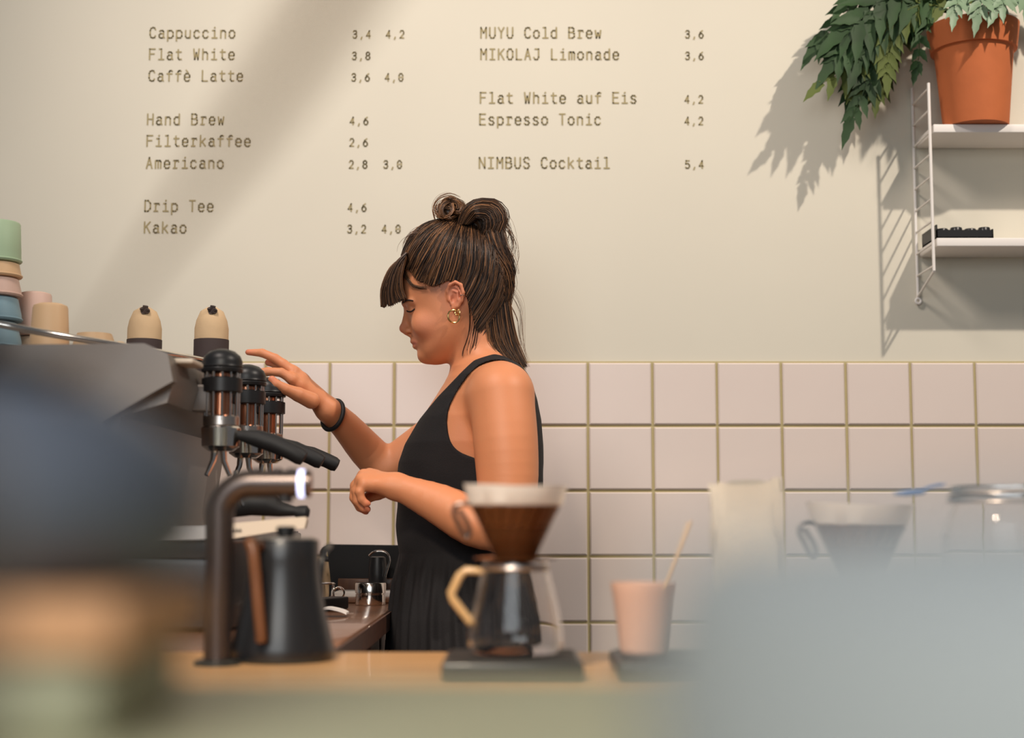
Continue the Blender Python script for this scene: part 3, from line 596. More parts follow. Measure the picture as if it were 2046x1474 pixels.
# pink cup with a stirrer
x = P(1283, 1200, 1.69).x; z0 = CT+.0198; Zc = lambda py: P(1283, py, 1.69).z
t = empty('pink_cup', (x, 1.69, z0), 'pink stoneware cup on the scale right of the middle dripper', 'cup')
s = pxl(1, 1.69)
MB().lathe([(40*s, z0), (46*s, z0+.003), (59*s, Zc(1186)), (60*s, Zc(1184)), (63*s, Zc(1163)), (60*s, Zc(1163)), (57*s, Zc(1175)), (43*s, z0+.006), (.003, z0+.005)], (x, 1.69), 48).build('bowl', M['pink'], t)
tag(MB().tube([Vector((x-.012, 1.69, z0+.009)), P(1330, 1160, 1.66), P(1378, 1040, 1.66)], [.0018, .0022, .0022], 8).build('stirrer', M['kraft']), 'thin pale wooden stirrer leaning in the pink cup', 'stirrer')
# jar and paper bag behind the haze at the right
x = P(2010, 1000, 1.62).x; Zj = lambda py: P(2010, py, 1.62).z; s = pxl(1, 1.62)
t = empty('glass_jar', (x, 1.62, CT), 'large clear glass storage jar with a clamp lid at the right edge', 'jar')
MB().lathe([(110*s, CT+.0006), (122*s, CT+.008), (128*s, Zj(1120)), (126*s, Zj(1060)), (112*s, Zj(1018)), (104*s, Zj(1004)), (102*s, Zj(1004)), (110*s, Zj(1020)), (124*s, Zj(1062)), (125*s, Zj(1120)), (118*s, CT+.012), (.004, CT+.01)], (x, 1.62), 56).build('glass_body', M['glass'], t)
MB().lathe([(106*s, Zj(1002)), (112*s, Zj(998)), (112*s, Zj(990)), (104*s, Zj(986)), (108*s, Zj(974)), (104*s, Zj(968)), (.004, Zj(966))], (x, 1.62), 56).build('lid', M['glass'], t)
MB().torus((x, 1.62, Zj(1000)), 113*s, .0012, 'z').torus((x, 1.62, Zj(984)), 110*s, .0012, 'z').build('clamp_ring', M['steel'], t)
b = MB(); n = 44; vs = []; cx = P(1496, 1000, 1.78).x
for i in range(16):
    u = i/15; z = CT+.001+u*(P(1496, 962, 1.78).z-CT-.001); wd = .040+.002*u; dp = .028*(1-u)+.006
    for k in range(n):
        a = 2*PI*k/n; ex = lambda v_: math.copysign(abs(v_)**.45, v_)
        cr = 1+.05*math.sin(9*a+7*u)+.03*math.sin(17*a-11*u)
        vs.append((cx+wd*ex(math.cos(a))*cr, 1.80+dp*ex(math.sin(a))*cr+.004*math.sin(13*u+2*a), z+(.004*math.cos(a)+.003*math.sin(5*a) if i == 15 else 0)))
fs = [(i*n+k, i*n+(k+1) % n, (i+1)*n+(k+1) % n, (i+1)*n+k) for i in range(15) for k in range(n)]+[tuple(range(n))[::-1]]
tag(b.add(vs, fs).build('paper_bag', M['grey']), 'crumpled open grey paper bag left of the right dripper', 'bag')

# ------------------------------------------------------------------ invented out of focus things on the guest ledge, giving the foreground haze
GB = FT+.0006
tag(MB().box((-.34, .40, GB), (-.108, .50, CZ-.0345), .004).build('sage_tin', mat('dull sage tin', lin(158, 154, 126), .6)), 'invented sage green flat tin, blurred, under the tan board at the lower left', 'tin')
tag(MB().box((-.33, .395, CZ-.0340), (-.102, .51, CZ-.0185), .003).build('haze_board', M['cork']), 'invented tan board, blurred into the haze at the lower left under the slate teapot', 'board')  # board and tin made up for the warm blur low in the left haze
TB = CZ-.018; tc_ = (-.165, .455)
t = empty('haze_teapot', (tc_[0], tc_[1], TB), 'invented dark slate teapot on the tan board, blurred into the haze at the left edge', 'teapot')  # teapot made up; its blur stands in for the left haze
MB().lathe([(.045, TB+.0003), (.058, TB+.004), (.068, TB+.014), (.071, TB+.026), (.066, TB+.040), (.052, TB+.052), (.040, TB+.057), (.038, TB+.055), (.01, TB+.053)], tc_, 56).build('body', M['tumbdark'], t)
ld_ = MB().lathe([(.0375, TB+.0575), (.038, TB+.0595), (.030, TB+.065), (.012, TB+.069), (.004, TB+.0695)], tc_, 40).build('lid', M['tumblid'], t)
MB().lathe([(.005, TB+.069), (.010, TB+.074), (.009, TB+.080), (.002, TB+.083)], tc_, 24).build('knob', M['tumblid'], ld_)
BB = FT+.0006; bc_ = (-.097, .205)
t = empty('haze_bottle', (bc_[0], bc_[1], BB), 'invented black bottle blurred into dark haze at the left edge, in front of the teapot', 'bottle')  # bottle added so its blur darkens and softens the far left
MB().lathe([(.022, BB), (.025, BB+.003), (.025, CZ+.006), (.021, CZ+.014), (.010, CZ+.020)], bc_, 36).build('body', mat('brown black glass', lin(74, 66, 60), .35), t)
MB().lathe([(.0105, CZ+.0202), (.0105, CZ+.030), (.009, CZ+.031)], bc_, 24).build('cap', M['tumblid'], t)
t = empty('haze_bowl', (.0895, .213, FT), 'invented pale blue grey bowl blurred into the haze of the lower right corner', 'bowl')  # bowl made up; its blur gives the pale veil at the right
MB().lathe([(.054, FT+.0006), (.064, FT+.004), (.070, FT+.02), (.071, FT+.036), (.069, CZ-.007), (.062, CZ-.001), (.03, CZ+.0025), (.004, CZ+.003)], (.0895, .213), 64).build('bowl', M['bowl'], t)
MB().lathe([(.006, CZ+.002), (.009, CZ+.004), (.008, CZ+.006), (.002, CZ+.007)], (.0895, .213), 20).build('lid_knob', M['bowl'], t)

# ------------------------------------------------------------------ implicit surfaces for the figure
def smin(a, b, k):
    h = np.clip(.5+.5*(b-a)/k, 0, 1); return b*(1-h)+a*h-k*h*(1-h)
def smax(a, b, k): return -smin(-a, -b, k)
def cone(p, a, b, r1, r2):
    a = np.asarray(a, float); b = np.asarray(b, float); ba = b-a; l2 = max(ba@ba, 1e-12)
    pa = p-a; h = np.clip(pa@ba/l2, 0, 1)
    return np.linalg.norm(pa-h[:, None]*ba, axis=1)-(r1+(r2-r1)*h)
def ell(p, c, r, R=None):
    q = p-np.asarray(c, float)
    if R is not None: q = q@R
    r = np.asarray(r, float); k0 = np.linalg.norm(q/r, axis=1); k1 = np.linalg.norm(q/(r*r), axis=1)
    return k0*(k0-1)/np.maximum(k1, 1e-9)
def surfnet(f, lo, hi, h, nb=14, slack=1.25):
    """sparse surface-nets polygoniser of the field f (negative inside)"""
    lo = np.asarray(lo, float); nblk = np.ceil((np.asarray(hi)-lo)/(h*nb)).astype(int); bs = nb*h
    I = np.stack(np.meshgrid(*[np.arange(k) for k in nblk], indexing='ij'), -1).reshape(-1, 3)
    d = f(lo+(I+.5)*bs); I = I[np.abs(d) < bs*.87*slack+.012]
    g1 = np.arange(nb+1); gg = np.stack(np.meshgrid(g1, g1, g1, indexing='ij'), -1).reshape(-1, 3)
    N = (nblk*nb+2).astype(np.int64); key = lambda ijk: (ijk[..., 0]*N[1]+ijk[..., 1])*N[2]+ijk[..., 2]
    VK, VP, Q = [], [], []
    corners = [(a, b, c) for a in (0, 1) for b in (0, 1) for c in (0, 1)]
    for s in range(0, len(I), 24):
        blk = I[s:s+24]; base = blk*nb
        pts = (base[:, None, :]+gg[None]).reshape(-1, 3)
        D = f(lo+pts*h).reshape(len(blk), nb+1, nb+1, nb+1)
        for bi in range(len(blk)):
            A = D[bi]; S = A < 0
            if S.all() or not S.any(): continue
            cnt = sum(S[a:nb+a, b:nb+b, c:nb+c].astype(np.int8) for a, b, c in corners)
            cell = np.argwhere((cnt > 0) & (cnt < 8))
            if len(cell):
                vals = np.stack([A[cell[:, 0]+a, cell[:, 1]+b, cell[:, 2]+c] for a, b, c in corners], 1)
                acc = np.zeros((len(cell), 3)); num = np.zeros(len(cell))
                for e0 in range(8):
                    for e1 in range(e0+1, 8):
                        c0 = np.array(corners[e0]); c1 = np.array(corners[e1])
                        if np.abs(c0-c1).sum() != 1: continue
                        v0, v1 = vals[:, e0], vals[:, e1]; m = (v0 < 0) != (v1 < 0)
                        tt = np.where(m, v0/np.where(m, v0-v1, 1), 0)
                        acc += m[:, None]*(c0+(c1-c0)*tt[:, None]); num += m
                VK.append(key(cell+base[bi])); VP.append(lo+(cell+base[bi]+acc/num[:, None])*h)
            for ax in range(3):
                o1 = np.zeros(3, int); o1[ax] = 1
                sl0 = [slice(0, nb)]*3; sl1 = [slice(0, nb)]*3; sl1[ax] = slice(1, nb+1)
                S0, S1 = S[tuple(sl0)], S[tuple(sl1)]; e = np.argwhere(S0 != S1)
                if not len(e): continue
                flip = S0[e[:, 0], e[:, 1], e[:, 2]]; b1 = np.zeros(3, int); b2 = np.zeros(3, int); b1[(ax+1) % 3] = 1; b2[(ax+2) % 3] = 1
                G0 = e+base[bi]; q = np.stack([key(G0), key(G0-b1), key(G0-b1-b2), key(G0-b2)], 1)
                q[~flip] = q[~flip][:, ::-1]; Q.append(q)
    VK = np.concatenate(VK); VP = np.concatenate(VP); Q = np.concatenate(Q)
    o = np.argsort(VK); VK = VK[o]; VP = VP[o]
    idx = np.searchsorted(VK, Q); idx[idx >= len(VK)] = 0; ok = (VK[idx] == Q).all(1)
    return VP, idx[ok]
def mesh_np(name, V, F, m, parent, tint=None):
    off = np.array(parent_loc(parent)); me = bpy.data.meshes.new(name)
    me.vertices.add(len(V)); me.vertices.foreach_set('co', (V-off).astype(np.float32).ravel())
    n = F.shape[1]; me.loops.add(F.size); me.loops.foreach_set('vertex_index', F.astype(np.int32).ravel())
    me.polygons.add(len(F)); me.polygons.foreach_set('loop_start', np.arange(0, F.size, n, dtype=np.int32))
    me.update(calc_edges=True); me.validate()
    if tint is not None:
        a = me.color_attributes.new('tint', 'FLOAT_COLOR', 'POINT'); a.data.foreach_set('color', np.concatenate([tint, np.ones((len(V), 1))], 1).astype(np.float32).ravel())
    return link(name, me, m, parent)

WYD = 3.0                                       # the woman's mid plane
def W(px, py, dy=0.0): return np.array(P(px, py, WYD+dy))
# outline in the mid plane -> 2-D lookup of inside distance
def poly_field(poly, x0, x1, z0, z1, h, sm=0):
    xs = np.arange(x0, x1, h); zs = np.arange(z0, z1, h); X, Z = np.meshgrid(xs, zs, indexing='ij')
    d = np.full(X.shape, 9.0); ins = np.zeros(X.shape, bool)
    for i in range(len(poly)):
        a = poly[i]; b = poly[(i+1) % len(poly)]; e = b-a; wx, wz = X-a[0], Z-a[1]
        t_ = np.clip((wx*e[0]+wz*e[1])/(e@e), 0, 1); d = np.minimum(d, np.hypot(wx-e[0]*t_, wz-e[1]*t_))
        c = ((a[1] > Z) != (b[1] > Z)) & (X < (b[0]-a[0])*(Z-a[1])/((b[1]-a[1]) or 1e-9)+a[0]); ins ^= c
    d = np.where(ins, d, -d)
    for _ in range(sm):
        dp = np.pad(d, 1, mode='edge'); d = (dp[1:-1, 1:-1]*2+dp[2:, 1:-1]+dp[:-2, 1:-1]+dp[1:-1, 2:]+dp[1:-1, :-2])/6
    def look(x, z):
        fx = np.clip((x-x0)/h, 0, len(xs)-1.001); fz = np.clip((z-z0)/h, 0, len(zs)-1.001); i = fx.astype(int); j = fz.astype(int); u = fx-i; v = fz-j
        r = d[i, j]*(1-u)*(1-v)+d[i+1, j]*u*(1-v)+d[i, j+1]*(1-u)*v+d[i+1, j+1]*u*v
        ox = np.maximum(0, np.maximum(x0-x, x-x1)); oz = np.maximum(0, np.maximum(z0-z, z-z1)); return r-np.hypot(ox, oz)
    return look
def px2(poly):
    pts = [P(a, b, WYD) for a, b in poly]; pts = spline(pts+[pts[0]], 4)[:-1]; return [np.array((p.x, p.z)) for p in pts]
HEADP = [(806, 545), (803, 575), (804, 598), (806, 610), (812, 622), (816, 640), (818, 658), (823, 672), (829, 684), (834, 697), (838, 708), (844, 720), (856, 728), (875, 729), (897, 724), (925, 712), (965, 690), (988, 650), (1001, 610), (1006, 570), (1001, 525), (984, 486), (950, 460), (905, 450), (862, 458), (830, 482), (813, 512)]
headd = poly_field(px2(HEADP), -.42, .15, P(0, 780, 3).z, P(0, 380, 3).z, .002, 60)
HW, HR = .071, .078
def head_field(p):
    t_ = headd(p[:, 0], p[:, 2])/HR; y = (p[:, 1]-WYD)/HW
    zz = (p[:, 2]-W(0, 640)[2])/.1                      # narrower towards the jaw
    y = y/np.clip(.92+.12*zz, .78, 1.0)
    return (np.sqrt(np.maximum(1-t_, 0)**2+y*y)-1)*HR
def head_half(px, py):
    """half width of the head at a pixel of the mid plane"""
    p = P(px, py, WYD); t_ = float(headd(np.array([p.x]), np.array([p.z]))[0])/HR
    zz = (p.z-W(0, 640)[2])/.1
    return HW*min(max(.92+.12*zz, .78), 1.0)*math.sqrt(max(0, 1-max(1-t_, 0)**2))
yr = [(718, 945, 1012, .055), (735, 915, 1040, .095), (760, 893, 1056, .135), (800, 868, 1068, .16), (840, 842, 1076, .166), (890, 814, 1080, .162), (925, 803, 1081, .155), (980, 799, 1078, .145), (1050, 799, 1068, .135), (1105, 803, 1060, .130), (1160, 793, 1068, .150), (1230, 785, 1084, .172), (1300, 780, 1092, .182), (1420, 782, 1092, .180)]
TZ = np.array([W(0, r[0])[2] for r in yr])[::-1]; TF = np.array([W(r[1], r[0])[0] for r in yr])[::-1]; TB = np.array([W(r[2], r[0])[0] for r in yr])[::-1]; TW = np.array([r[3] for r in yr])[::-1]
SK = np.clip((W(0, 1120)[2]-TZ)/.05, 0, 1)
def torso(p, off=0.0, low=None):
    z = p[:, 2]; o2 = off if off else -.012*np.interp(z, TZ, SK); xf = np.interp(z, TZ, TF)-o2; xb = np.interp(z, TZ, TB)+o2; b = np.interp(z, TZ, TW)+o2
    cx = (xf+xb)/2; a = (xb-xf)/2; q = ((np.abs(p[:, 0]-cx)/a)**2.4+(np.abs(p[:, 1]-WYD)/b)**2.4)**(1/2.4)
    d = (q-1)*np.minimum(a, b)
    d = smax(d, z-(TZ[-1]+off), .02)
    return d
def chain(p, pts, rs, k=.004):
    d = None
    for i in range(len(pts)-1):
        c = cone(p, pts[i], pts[i+1], rs[i], rs[i+1]); d = c if d is None else np.minimum(d, c) if k == 0 else smin(d, c, k)
    return d
NS = -.165; FS = .165
# near (left) arm
NA = [W(1003, 792, NS-.02), W(1010, 880, NS-.035), W(1014, 970, NS-.04), W(1006, 1052, NS-.045)]; NAr = [.060, .0605, .0565, .049]
NFo = [W(1006, 1052, NS-.045), W(948, 1042, NS-.05), W(880, 1008, NS-.04), W(815, 980, NS-.03), W(792, 972, NS-.025)]; NFr = [.047, .046, .038, .027, .0255]
# far (right) arm
FA = [W(978, 800, FS), W(890, 860, FS+.02), W(772, 938, FS+.03)]; FAr = [.058, .050, .040]
FFo = [W(768, 934, FS+.03), W(732, 898, FS+.01), W(690, 850, FS-.05), W(655, 818, FS-.10)]; FFr = [.040, .038, .031, .0255]
def refine(pts, rs, n=3):
    q = spline([Vector(p) for p in pts], n); u = np.linspace(0, len(rs)-1, len(q)); r = spline([Vector((x, 0, 0)) for x in rs], n)
    return [np.array(v) for v in q], [float(v.x) for v in r]
bw0, bw1 = FFo[-1].copy(), FFo[-2].copy()
(NA, NAr), (NFo, NFr), (FA, FAr), (FFo, FFr) = refine(NA, NAr, 4), refine(NFo, NFr), refine(FA, FAr), refine(FFo, FFr)
fy = FS-.135
FK = {'i': W(584, 757, fy-.022), 'm': W(586, 742, fy-.004), 'r': W(590, 744, fy+.014), 'p': W(598, 756, fy+.03)}
Ffing = [
    ([FK['i'], W(562, 744, fy-.026), W(536, 742, fy-.028), W(512, 745, fy-.028), W(488, 746, fy-.026)], [.0105, .0092, .0088, .0078, .0062]),
    ([FK['m'], W(566, 727, fy-.004), W(550, 716, fy-.002), W(524, 705, fy), W(496, 703.5, fy+.002)], [.0112, .0100, .0094, .0086, .0062]),
    ([FK['r'], W(570, 736, fy+.016), W(552, 728, fy+.018), W(538, 724, fy+.02), W(535, 724, fy+.02)], [.0105, .0095, .0086, .0072, .0062]),
    ([FK['p'], W(578, 750, fy+.034), W(562, 742, fy+.036), W(553, 740, fy+.038), W(549, 741, fy+.038)], [.0095, .0082, .0075, .0066, .0056]),
    ([W(622, 800, fy-.028), W(596, 788, fy-.046), W(570, 777, fy-.062), W(551, 767, fy-.07), W(543.5, 758, fy-.072)], [.017, .0145, .0108, .0096, .0078])]
ny = NS-.03
NK = {'i': W(738, 948, ny+.028), 'm': W(727, 950, ny+.010), 'r': W(722, 958, ny-.008), 'p': W(728, 966, ny-.022)}
Nfing = [
    ([NK['i'], W(716, 966, ny+.034), W(710, 990, ny+.034), W(720, 1008, ny+.032), W(728, 1014, ny+.03)], [.0108, .0094, .0088, .0080, .0066]),
    ([NK['m'], W(710, 970, ny+.014), W(708, 994, ny+.014), W(719, 1013, ny+.014), W(731, 1021, ny+.014)], [.0112, .0098, .0092, .0082, .0068]),
    ([NK['r'], W(712, 980, ny-.008), W(714, 1000, ny-.006), W(726, 1014, ny-.004), W(734, 1017, ny-.002)], [.0105, .0094, .0088, .0080, .0066]),
    ([NK['p'], W(718, 982, ny-.026), W(722, 997, ny-.024), W(730, 1005, ny-.022), W(735, 1006, ny-.020)], [.0095, .0084, .0076, .0068, .0056]),
    ([W(775, 976, ny+.028), W(755, 985, ny+.044), W(738, 992, ny+.05), W(727, 1000, ny+.05), W(724, 1006, ny+.048)], [.0150, .0130, .0105, .0094, .0078])]
def hand(p, wrist, K, wr, fing, kk=.006):
    d = None
    for k_ in K.values():
        c = cone(p, wrist, k_, wr, .0115); d = c if d is None else smin(d, c, .012)
    ks = list(K.values())
    for a, b in zip(ks[:-1], ks[1:]): d = smin(d, cone(p, (a*.8+wrist*.2), (b*.8+wrist*.2), .0125, .0125), .008)
    F_ = None
    for pts, rs in fing:
        c = chain(p, pts, rs, .0025); F_ = c if F_ is None else smin(F_, c, .0012)
    return smin(d, F_, kk)
def guarded(p, c, R, fn, out):
    """evaluate fn only near its bounding sphere"""
    dist = np.linalg.norm(p-c, axis=1)-R; m = dist < .05; r = np.maximum(dist, .03)
    if m.any(): r[m] = fn(p[m])
    return r
fwr, nwr = FFo[-1], NFo[-1]
# head details
def face(p):
    d = head_field(p)
    for s in (-1, 1):
        d = smax(d, -ell(p, W(812, 616, s*.036), (.010, .014, .008)), .012)            # eye socket
        d = smin(d, ell(p, W(826, 617.5, s*.030), (.0125, .013, .0115)), .003)          # closed lid
        d = smin(d, cone(p, W(809, 606, s*.012), W(822, 603, s*.045), .006, .005), .010)  # brow
        d = smin(d, ell(p, W(846, 648, s*.043), (.022, .014, .020)), .02)              # cheek
        d = smin(d, ell(p, W(815.5, 660.5, s*.0105), (.0075, .0055, .006)), .005)        # nostril wing
    d = smin(d, cone(p, W(815, 620), W(809, 652), .0065, .0085), .010)                  # nose bridge
    d = smin(d, ell(p, W(806.5, 656.5), (.0088, .0095, .0085)), .006)                    # tip
    d = smin(d, cone(p, W(812, 665), W(825, 673), .0045, .004), .006)                     # septum
    lips = None
    for s in (-1, 1):
        u = cone(p, W(825.5, 681.5), W(838, 684, s*.023), .0062, .0030); l = cone(p, W(830.5, 691), W(840, 687, s*.021), .0068, .0030)
        q = np.minimum(u, l); lips = q if lips is None else np.minimum(lips, q)
    d = smin(d, lips, .0045)
    d = smin(d, ell(p, W(848, 711), (.013, .017, .0135)), .012)                           # chin
    for s in (-1, 1):
        d = smax(d, -ell(p, W(820, 664.5, s*.0075), (.003, .0028, .002)), .002)
    return d
def ears(p):
    d = None
    for s in (-1, 1):
        rim = [W(a, b, s*c) for a, b, c in ((896, 598, .069), (894, 582, .074), (899, 569, .079), (910, 563.5, .083), (921, 569, .085), (925.5, 584, .084), (922, 600, .080), (914, 611, .076), (906, 616, .073))]
        e = chain(p, rim, [.0028, .0034, .0036, .0036, .0036, .0036, .0036, .0042, .0046], .002)
        e = smin(e, ell(p, W(910, 590, s*.0735), (.0145, .004, .026)), .004)
        e = smin(e, chain(p, [W(905, 580, s*.078), W(914, 583, s*.081), W(915, 598, s*.079), W(906, 607, s*.076)], [.0022, .003, .003, .0024], .002), .003)
        e = smin(e, ell(p, W(898.5, 598, s*.0735), (.0035, .0035, .006)), .003)          # tragus
        e = smax(e, -ell(p, W(905, 597, s*.079), (.0045, .006, .0085)), .003)
        d = e if d is None else np.minimum(d, e)
    return d
def legs(p):
    d = None
    for s in (-1, 1):
        x0 = W(935, 1000)[0]
        pts = [np.array((x0, WYD+s*.075, CZ-.32)), np.array((x0-.01, WYD+s*.09, .48)), np.array((x0+.015, WYD+s*.095, .09)), np.array((x0+.01, WYD+s*.095, .05)), np.array((x0-.12, WYD+s*.11, .03))]
        c = chain(p, pts, [.075, .052, .038, .034, .022], .02); d = c if d is None else np.minimum(d, c)
    return d
hc = W(905, 590)
def body_field(p):
    z = p[:, 2]; d = torso(p)
    d = smin(d, cone(p, W(975, 768, -.06), W(1000, 782, -.165), .045, .056), .04)
    d = smin(d, cone(p, W(975, 768, .06), W(1000, 782, .165), .045, .056), .04)
    nk = smin(cone(p, W(948, 650), W(966, 745), .055, .056), cone(p, W(930, 690), W(948, 760), .033, .040), .02)
    d = smin(d, nk, .028)
    m = z > W(0, 800)[2]
    if m.any():
        hd_ = np.full(len(p), .3); hd_[m] = face(p[m]); d = smin(d, hd_, .012)
        e = guarded(p, hc, .14, ears, None); d = smin(d, e, .004)
    d = smin(d, chain(p, NA, NAr, 0), .022)
    far = smin(chain(p, FA, FAr, 0), chain(p, FFo, FFr, 0), .01)
    d = smin(d, far, .02)
    d = smin(d, chain(p, NFo, NFr, 0), .006)
    d = smin(d, guarded(p, (nwr+NK['m'])/2, .09, lambda q: hand(q, nwr, NK, .0195, Nfing), None), .008)
    d = smin(d, guarded(p, (fwr+FK['m'])/2-np.array((.03, 0, 0)), .11, lambda q: hand(q, fwr, FK, .019, Ffing), None), .008)
    lo_ = z < CZ-.15
    if lo_.any():
        lg_ = np.full(len(p), .3); lg_[lo_] = legs(p[lo_]); d = smin(d, lg_, .03)
    return d
woman = empty('person', (W(935, 1000)[0], WYD, 0), 'woman in a sleeveless black dress with bun and fringe reaching to the coffee machine', 'person')
import time as _t; _t0 = _t.time()
V, F = surfnet(body_field, (-.62, 2.70, .0), (.16, 3.36, 1.70), .0026)
print('body', len(V), len(F), _t.time()-_t0)
# real skin colours: lips, cheeks, ear, knuckles
base = np.array(lin(214, 140, 98)[:3]); T = np.tile(base, (len(V), 1))
def blot(c, r, col, k=1.0):
    w_ = np.exp(-(np.linalg.norm((V-c)/r, axis=1))**2)[:, None]*k; T[:] = T*(1-w_)+np.array(lin(*col)[:3])*w_
for s in (-1, 1):
    blot(W(848, 655, s*.045), np.array((.024, .03, .026)), (216, 134, 106), .45); blot(W(832, 686, s*.008), np.array((.009, .016, .0065)), (184, 92, 84), .8)
    blot(W(910, 585, s*.08), np.array((.018, .02, .028)), (226, 132, 110), .6); blot(W(822, 614, s*.035), np.array((.012, .014, .009)), (170, 108, 84), .5)
blot(W(803, 657), np.array((.01, .012, .01)), (214, 122, 104), .5)
for pts, rs in Ffing+Nfing: blot(pts[-1], np.array((.012, .012, .012)), (222, 122, 98), .6)
# stubbly undercut round the ear
for s in (-1, 1): blot(W(880, 578, s*.07), np.array((.035, .03, .016)), (150, 98, 74), .55)
body = mesh_np('body', V, F, M['skin'], woman, T)

# dress
nl_ = [(1010, 708), (990, 713), (950, 730), (918, 764), (880, 801), (846, 838), (780, 905), (700, 990), (500, 990), (500, 500), (1010, 500)]
neckd = poly_field([np.array((P(a, b, 3).x, P(a, b, 3).z)) for a, b in nl_], -.5, .2, 1.1, 1.65, .002)
ah_ = [(990, 734), (960, 746), (936, 770), (914, 803), (902, 834), (901, 866), (911, 898), (939, 917), (1000, 930), (1060, 905), (1067, 860), (1062, 815), (1046, 776), (1020, 746)]
armd = poly_field(px2(ah_), -.3, .2, 1.1, 1.6, .002)
def dress_field(p):
    z = p[:, 2]; ang = np.arctan2(p[:, 1]-WYD, p[:, 0]-W(930, 0)[0])
    below = np.clip((W(0, 1100)[2]-z)/.06, 0, 1)
    fold = (.0035*np.sin(ang*26+3*np.sin(z*9))+.002*np.sin(ang*47+z*20))*below
    above = 1-below; fold += above*.0018*np.sin(z*55+ang*5)*np.clip((W(0, 900)[2]-z)/.1, 0, 1)
    tz = torso(p, .0055)+fold
    sh = smin(cone(p, W(975, 768, -.06), W(1000, 782, -.165), .0505, .0615), cone(p, W(975, 768, .06), W(1000, 782, .165), .0505, .0615), .01)
    tz = smin(tz, sh, .04)
    d = smax(tz, -(z-.34), .01)
    # lower skirt hangs on from the hips
    sc_ = .035*np.clip(1-np.abs(p[:, 1]-WYD)/.07, 0, 1)**.8
    d = smax(d, neckd(p[:, 0]-sc_*.6, z+sc_), .003)
    # back neckline
    bk = z-W(0, 745)[2]+np.clip(np.abs(p[:, 1]-WYD)-.045, 0, 1)*-2.5
    bk = np.where(p[:, 0] > W(975, 0)[0], bk-.0, -1)
    d = np.maximum(d, bk)
    # armholes
    for s in (-1, 1):
        e = np.maximum(-armd(p[:, 0], z), -(s*(p[:, 1]-WYD)-.07))
        d = smax(d, -e, .003)
    return d
V, F = surfnet(dress_field, (-.36, 2.70, .30), (.16, 3.30, 1.46), .0030)
print('dress', len(V), len(F), _t.time()-_t0)
dress = mesh_np('dress', V, F, M['dress'], woman)
for s in (-1, 1):
    x0 = W(935, 1000)[0]
    MB().box((x0-.16, WYD+s*.10-.042, .001), (x0+.05, WYD+s*.10+.042, .03), .012).tube([(x0-.115, WYD+s*.11, .04), (x0-.04, WYD+s*.10, .05), (x0+.01, WYD+s*.095, .06)], [.035, .045, .048], 16).build('shoe', M['black'], woman)

# lashes, brow
for s in (-1, 1):
    q0 = lambda a, b: Vector(P(a, b, WYD+s*0))
    pts = []
    for (a, b, yy) in ((812.5, 620.5, .030), (816, 622.5, .036), (820.5, 622.5, .0405), (825, 620, .0435), (829, 616.5, .0445)):
        pts.append(Vector(W(a, b, s*yy)))
    MB().tube(spline(pts, 4), [.0008]+[.0015]*15+[.0008], 6).build('eyelash', M['lash'], woman)
    MB().tube(spline([Vector(W(a, b, s*c)) for a, b, c in ((804.5, 605.5, .020), (808, 602, .036), (816, 599.5, .049), (826, 601, .054))], 4), [.001]+[.0017]*11+[.0007], 6).build('eyebrow', M['lash'], woman)

# ------------------------------------------------------------------ hair
HAIRP = [(808, 508), (816, 528), (832, 552), (852, 566), (874, 567), (893, 556), (912, 553), (930, 566), (936, 596), (944, 632), (956, 668), (985, 690), (1020, 660), (1030, 560), (1015, 480), (960, 430), (890, 425), (830, 455), (795, 490)]
haird = poly_field(px2(HAIRP), -.42, .15, P(0, 780, 3).z, P(0, 380, 3).z, .002)
def cap_field(p):
    hf = head_field(p); ang = p[:, 0]*260+p[:, 2]*120
    d = hf-.0045-.0004*np.sin(ang)
    d = smax(d, -haird(p[:, 0], p[:, 2]), .006)
    bn = smin(ell(p, W(902, 424), (.020, .020, .018)), ell(p, W(966, 438), (.044, .036, .038)), .02)
    bn = smin(bn, ell(p, W(990, 545), (.028, .045, .07)), .02)
    return smin(d, bn+.001*np.sin(p[:, 0]*500+p[:, 2]*300), .012)
V, F = surfnet(cap_field, (-.28, 2.88, 1.30), (.06, 3.12, 1.80), .0026)
hc1, hc2 = np.array(lin(40, 26, 18)[:3]), np.array(lin(152, 106, 70)[:3])
nz = .5+.5*np.sin(V[:, 0]*330+V[:, 2]*90+5*np.sin(V[:, 2]*60))
hairo = mesh_np('hair', V, F, M['hair'], woman, hc1*.8+(hc2-hc1)*(.25*nz)[:, None])
SV, SF, ST = [], [], []
